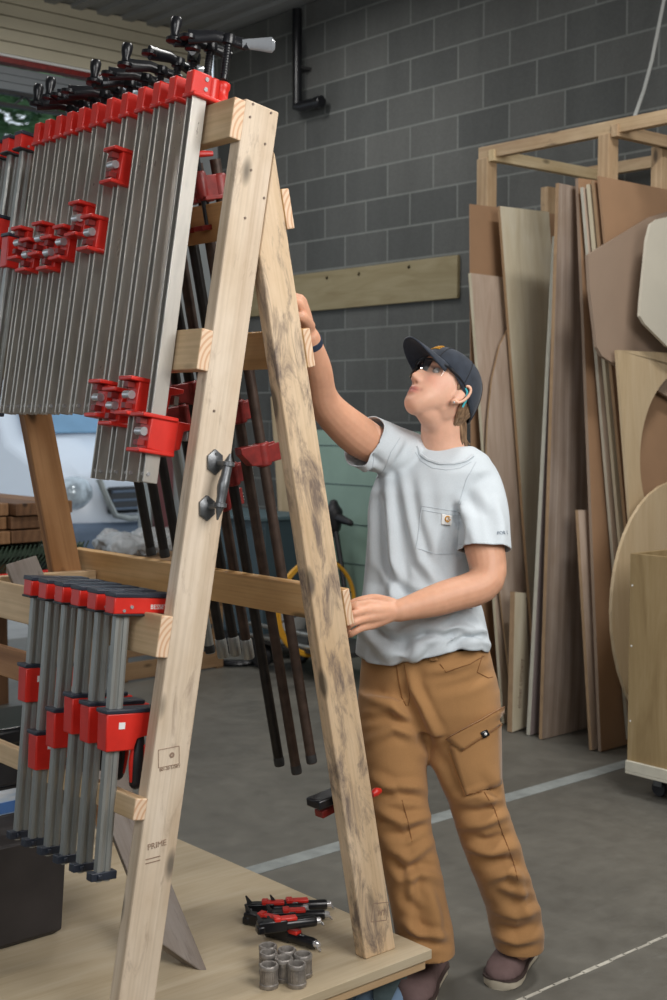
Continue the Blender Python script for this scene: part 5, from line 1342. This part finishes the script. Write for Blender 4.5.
TF = [
 # crotch and hips
 ([(398, 690), (415, 712), (424, 745)], -6, 6), ([(372, 700), (392, 705), (404, 718)], 5, 4.5), ([(366, 720), (390, 716), (410, 726)], -5, 4), ([(368, 742), (394, 728), (414, 736)], 5, 4.5), ([(425, 752), (440, 770), (450, 795)], 4, 5), ([(408, 668), (414, 690), (424, 712), (440, 740)], 5, 4.5), ([(430, 672), (455, 668), (478, 660)], 4, 4), ([(440, 690), (470, 682), (495, 668)], -3, 5),
 # her right leg (image left)
 ([(372, 778), (395, 790), (420, 786)], 5, 5), ([(376, 800), (398, 792), (428, 800)], -6, 4.5), ([(380, 812), (402, 822), (430, 816)], 7, 4.5), ([(384, 832), (405, 836), (420, 828)], -6, 4), ([(386, 846), (410, 858), (432, 842)], 6, 5), ([(392, 862), (404, 872), (430, 866)], -5, 4.5), ([(398, 880), (420, 872), (442, 880)], 5, 5), ([(402, 894), (418, 912), (424, 938)], -5, 5), ([(428, 886), (436, 915), (440, 944)], 6, 5), ([(404, 922), (420, 934), (446, 936)], 6, 4), ([(404, 938), (425, 944), (448, 946)], -4, 3.5), ([(404, 860), (412, 880), (410, 905)], 4, 4),
 # her left leg (image right)
 ([(455, 800), (475, 796), (498, 800)], 5, 5), ([(458, 812), (480, 812), (500, 806)], -6, 4), ([(460, 826), (482, 824), (506, 816)], 7, 4.5), ([(466, 838), (486, 842), (512, 832)], -5, 4.5), ([(470, 846), (492, 852), (518, 846)], 6, 5), ([(478, 862), (500, 862), (524, 862)], -5, 5), ([(484, 880), (508, 872), (530, 880)], 6, 5), ([(494, 892), (514, 902), (534, 900)], -5, 4.5), ([(494, 910), (516, 916), (540, 910)], 6, 4.5), ([(494, 926), (515, 932), (542, 924)], -6, 4), ([(496, 936), (518, 942), (540, 938)], 5, 4), ([(508, 860), (520, 885), (528, 915)], 4, 4), ([(478, 775), (492, 790), (500, 800)], -4, 4)]
folds(me, TF, 2.0)
TR = finish(me, 'trousers', M['pants'], WOM); sm = TR.modifiers.new('t', 'SOLIDIFY'); sm.thickness = .003; sm.offset = -1
B = bvh(TR)
seam(B, [(396, 664), (399, 682), (402, 698), (406, 706)], .0016, M['pantseam'], 'fly_seam', TR, .001, 4)
seam(B, [(404, 664), (408, 682), (410, 698), (408, 706)], .0010, M['pantseam'], 'fly_seam', TR, .0006, 4)
patch(B, [(427, 648), (436, 647), (438, 660), (430, 661)], .006, .005, M['pants'], 'belt_loop', TR, 3, 4)
seam(B, [(482, 656), (477, 672), (488, 678), (497, 676)], .0012, M['pantseam'], 'hip_pocket_seam', TR, .0008, 4)
seam(B, [(440, 664), (446, 672), (470, 664), (484, 656)], .0012, M['pantseam'], 'front_pocket_seam', TR, .0008, 4)
# cargo pocket with its flap
pk_ = patch(B, [(450, 746), (499, 722), (500, 784), (466, 796)], .004, .006, M['pants'], 'cargo_pocket', TR, 10, 10)
fl = patch(B, [(446, 737), (500, 707), (501, 722), (462, 750)], .009, .005, M['pants'], 'pocket_flap', TR, 10, 6)
seam(B, [(446, 737), (500, 707)], .0013, M['pantseam'], 'flap_seam', TR, .012, 4); seam(B, [(462, 750), (501, 722)], .0013, M['pantseam'], 'flap_seam', TR, .012, 4)
seam(B, [(450, 752), (466, 796), (482, 792)], .0014, M['pantseam'], 'pocket_seam', TR, .008, 4)
tg = patch(B, [(478.5, 731.5), (484, 728.5), (486.5, 734.5), (481, 737.5)], .0135, .002, M['black'], 'pocket_tag', TR, 3, 3)
if tg:
    c_ = surf(B, 482.5, 733, .016); MB().ell(c_, (.0040, .0040, .0040)).build('tag_mark', M['white'], tg)
seam(B, [(484, 792), (494, 808), (502, 832), (512, 858), (518, 880)], .0013, M['pantseam'], 'outer_seam', TR, .0008, 4)
seam(B, [(402, 800), (408, 822), (412, 842)], .0011, M['pantseam'], 'knee_seam', TR, .0008, 4)

# ---- boots
def boot(heel, toe, label_side, lift=0.):
    d = (toe-heel); L = d.length; fx = d.normalized(); fx.z = 0; fx.normalize(); sx = fx.cross(V(0, 0, 1))
    def W_(u, s, z): return heel+fx*(u*L)+sx*s+V(0, 0, z)
    us = [0, .04, .12, .3, .5, .68, .82, .93, .985, 1.0]
    hw = [.018, .030, .036, .035, .037, .046, .048, .040, .024, .010]
    so = MB(); up_ = MB()
    def outline(z, g, lift_=0): return [W_(u, w+g, z) for u, w in zip(us, hw)]+[W_(u, -(w+g), z) for u, w in list(zip(us, hw))[::-1]]
    so.rings([outline(0, -.002), outline(.004, .003), outline(.020, .004), outline(.024, .002)])
    sole = so.build('boot', M['sole'], WOM, bevel=0)
    we = MB(); we.rings([outline(.0235, .0055), outline(.0235, .008), outline(.029, .007), outline(.029, .003)], cap=True); we.build('welt', M['welt'], sole)
    secs = []
    hgt = [.085, .10, .112, .115, .098, .080, .070, .058, .042, .030]
    for u, w, h in zip(us, hw, hgt):
        q = []
        for j in range(21):
            t = pi*j/20; q.append(W_(u, (w+.001)*math.copysign(abs(math.cos(t))**.7, math.cos(t)), .026+(h-.026)*math.sin(t)**.75))
        q += [W_(u, -(w+.001)*.6, .024), W_(u, (w+.001)*.6, .024)]
        secs.append(q)
    up_.rings(secs); up_.limb([W_(.22, 0, .07), W_(.24, 0, .10), W_(.25, 0, .125)], [.040, .038, .036], 18, 3)
    m2 = voxel(up_, .005, 4); uo = finish(m2, 'upper', M['boot'], sole)
    la = MB()
    for i in range(4):
        u = .42+.07*i; z = .112-.011*i; la.limb([W_(u, .024, z-.014), W_(u+.02, .008, z), W_(u+.045, -.008, z-.004), W_(u+.04, -.024, z-.020)], [.003]*4, 6, 3)
    la.limb([W_(.44, .012, .12), W_(.46, .040, .112), W_(.45, .030, .092)], [.003]*3, 6, 3); la.limb([W_(.44, -.012, .12), W_(.47, -.040, .112), W_(.48, -.046, .08)], [.003]*3, 6, 3)
    la.build('laces', M['welt'], sole)
    return sole
def fl_(px, py): return onax(px, py, 2, 0)
tR = fl_(497, 990); hR_ = fl_(527, 953); 
boot(tR+(hR_-tR).normalized()*.275, tR, 'l')
tL = fl_(409, 1014); hL_ = fl_(441, 962)
boot(tL+(hL_-tL).normalized()*.285, tL, 'r')
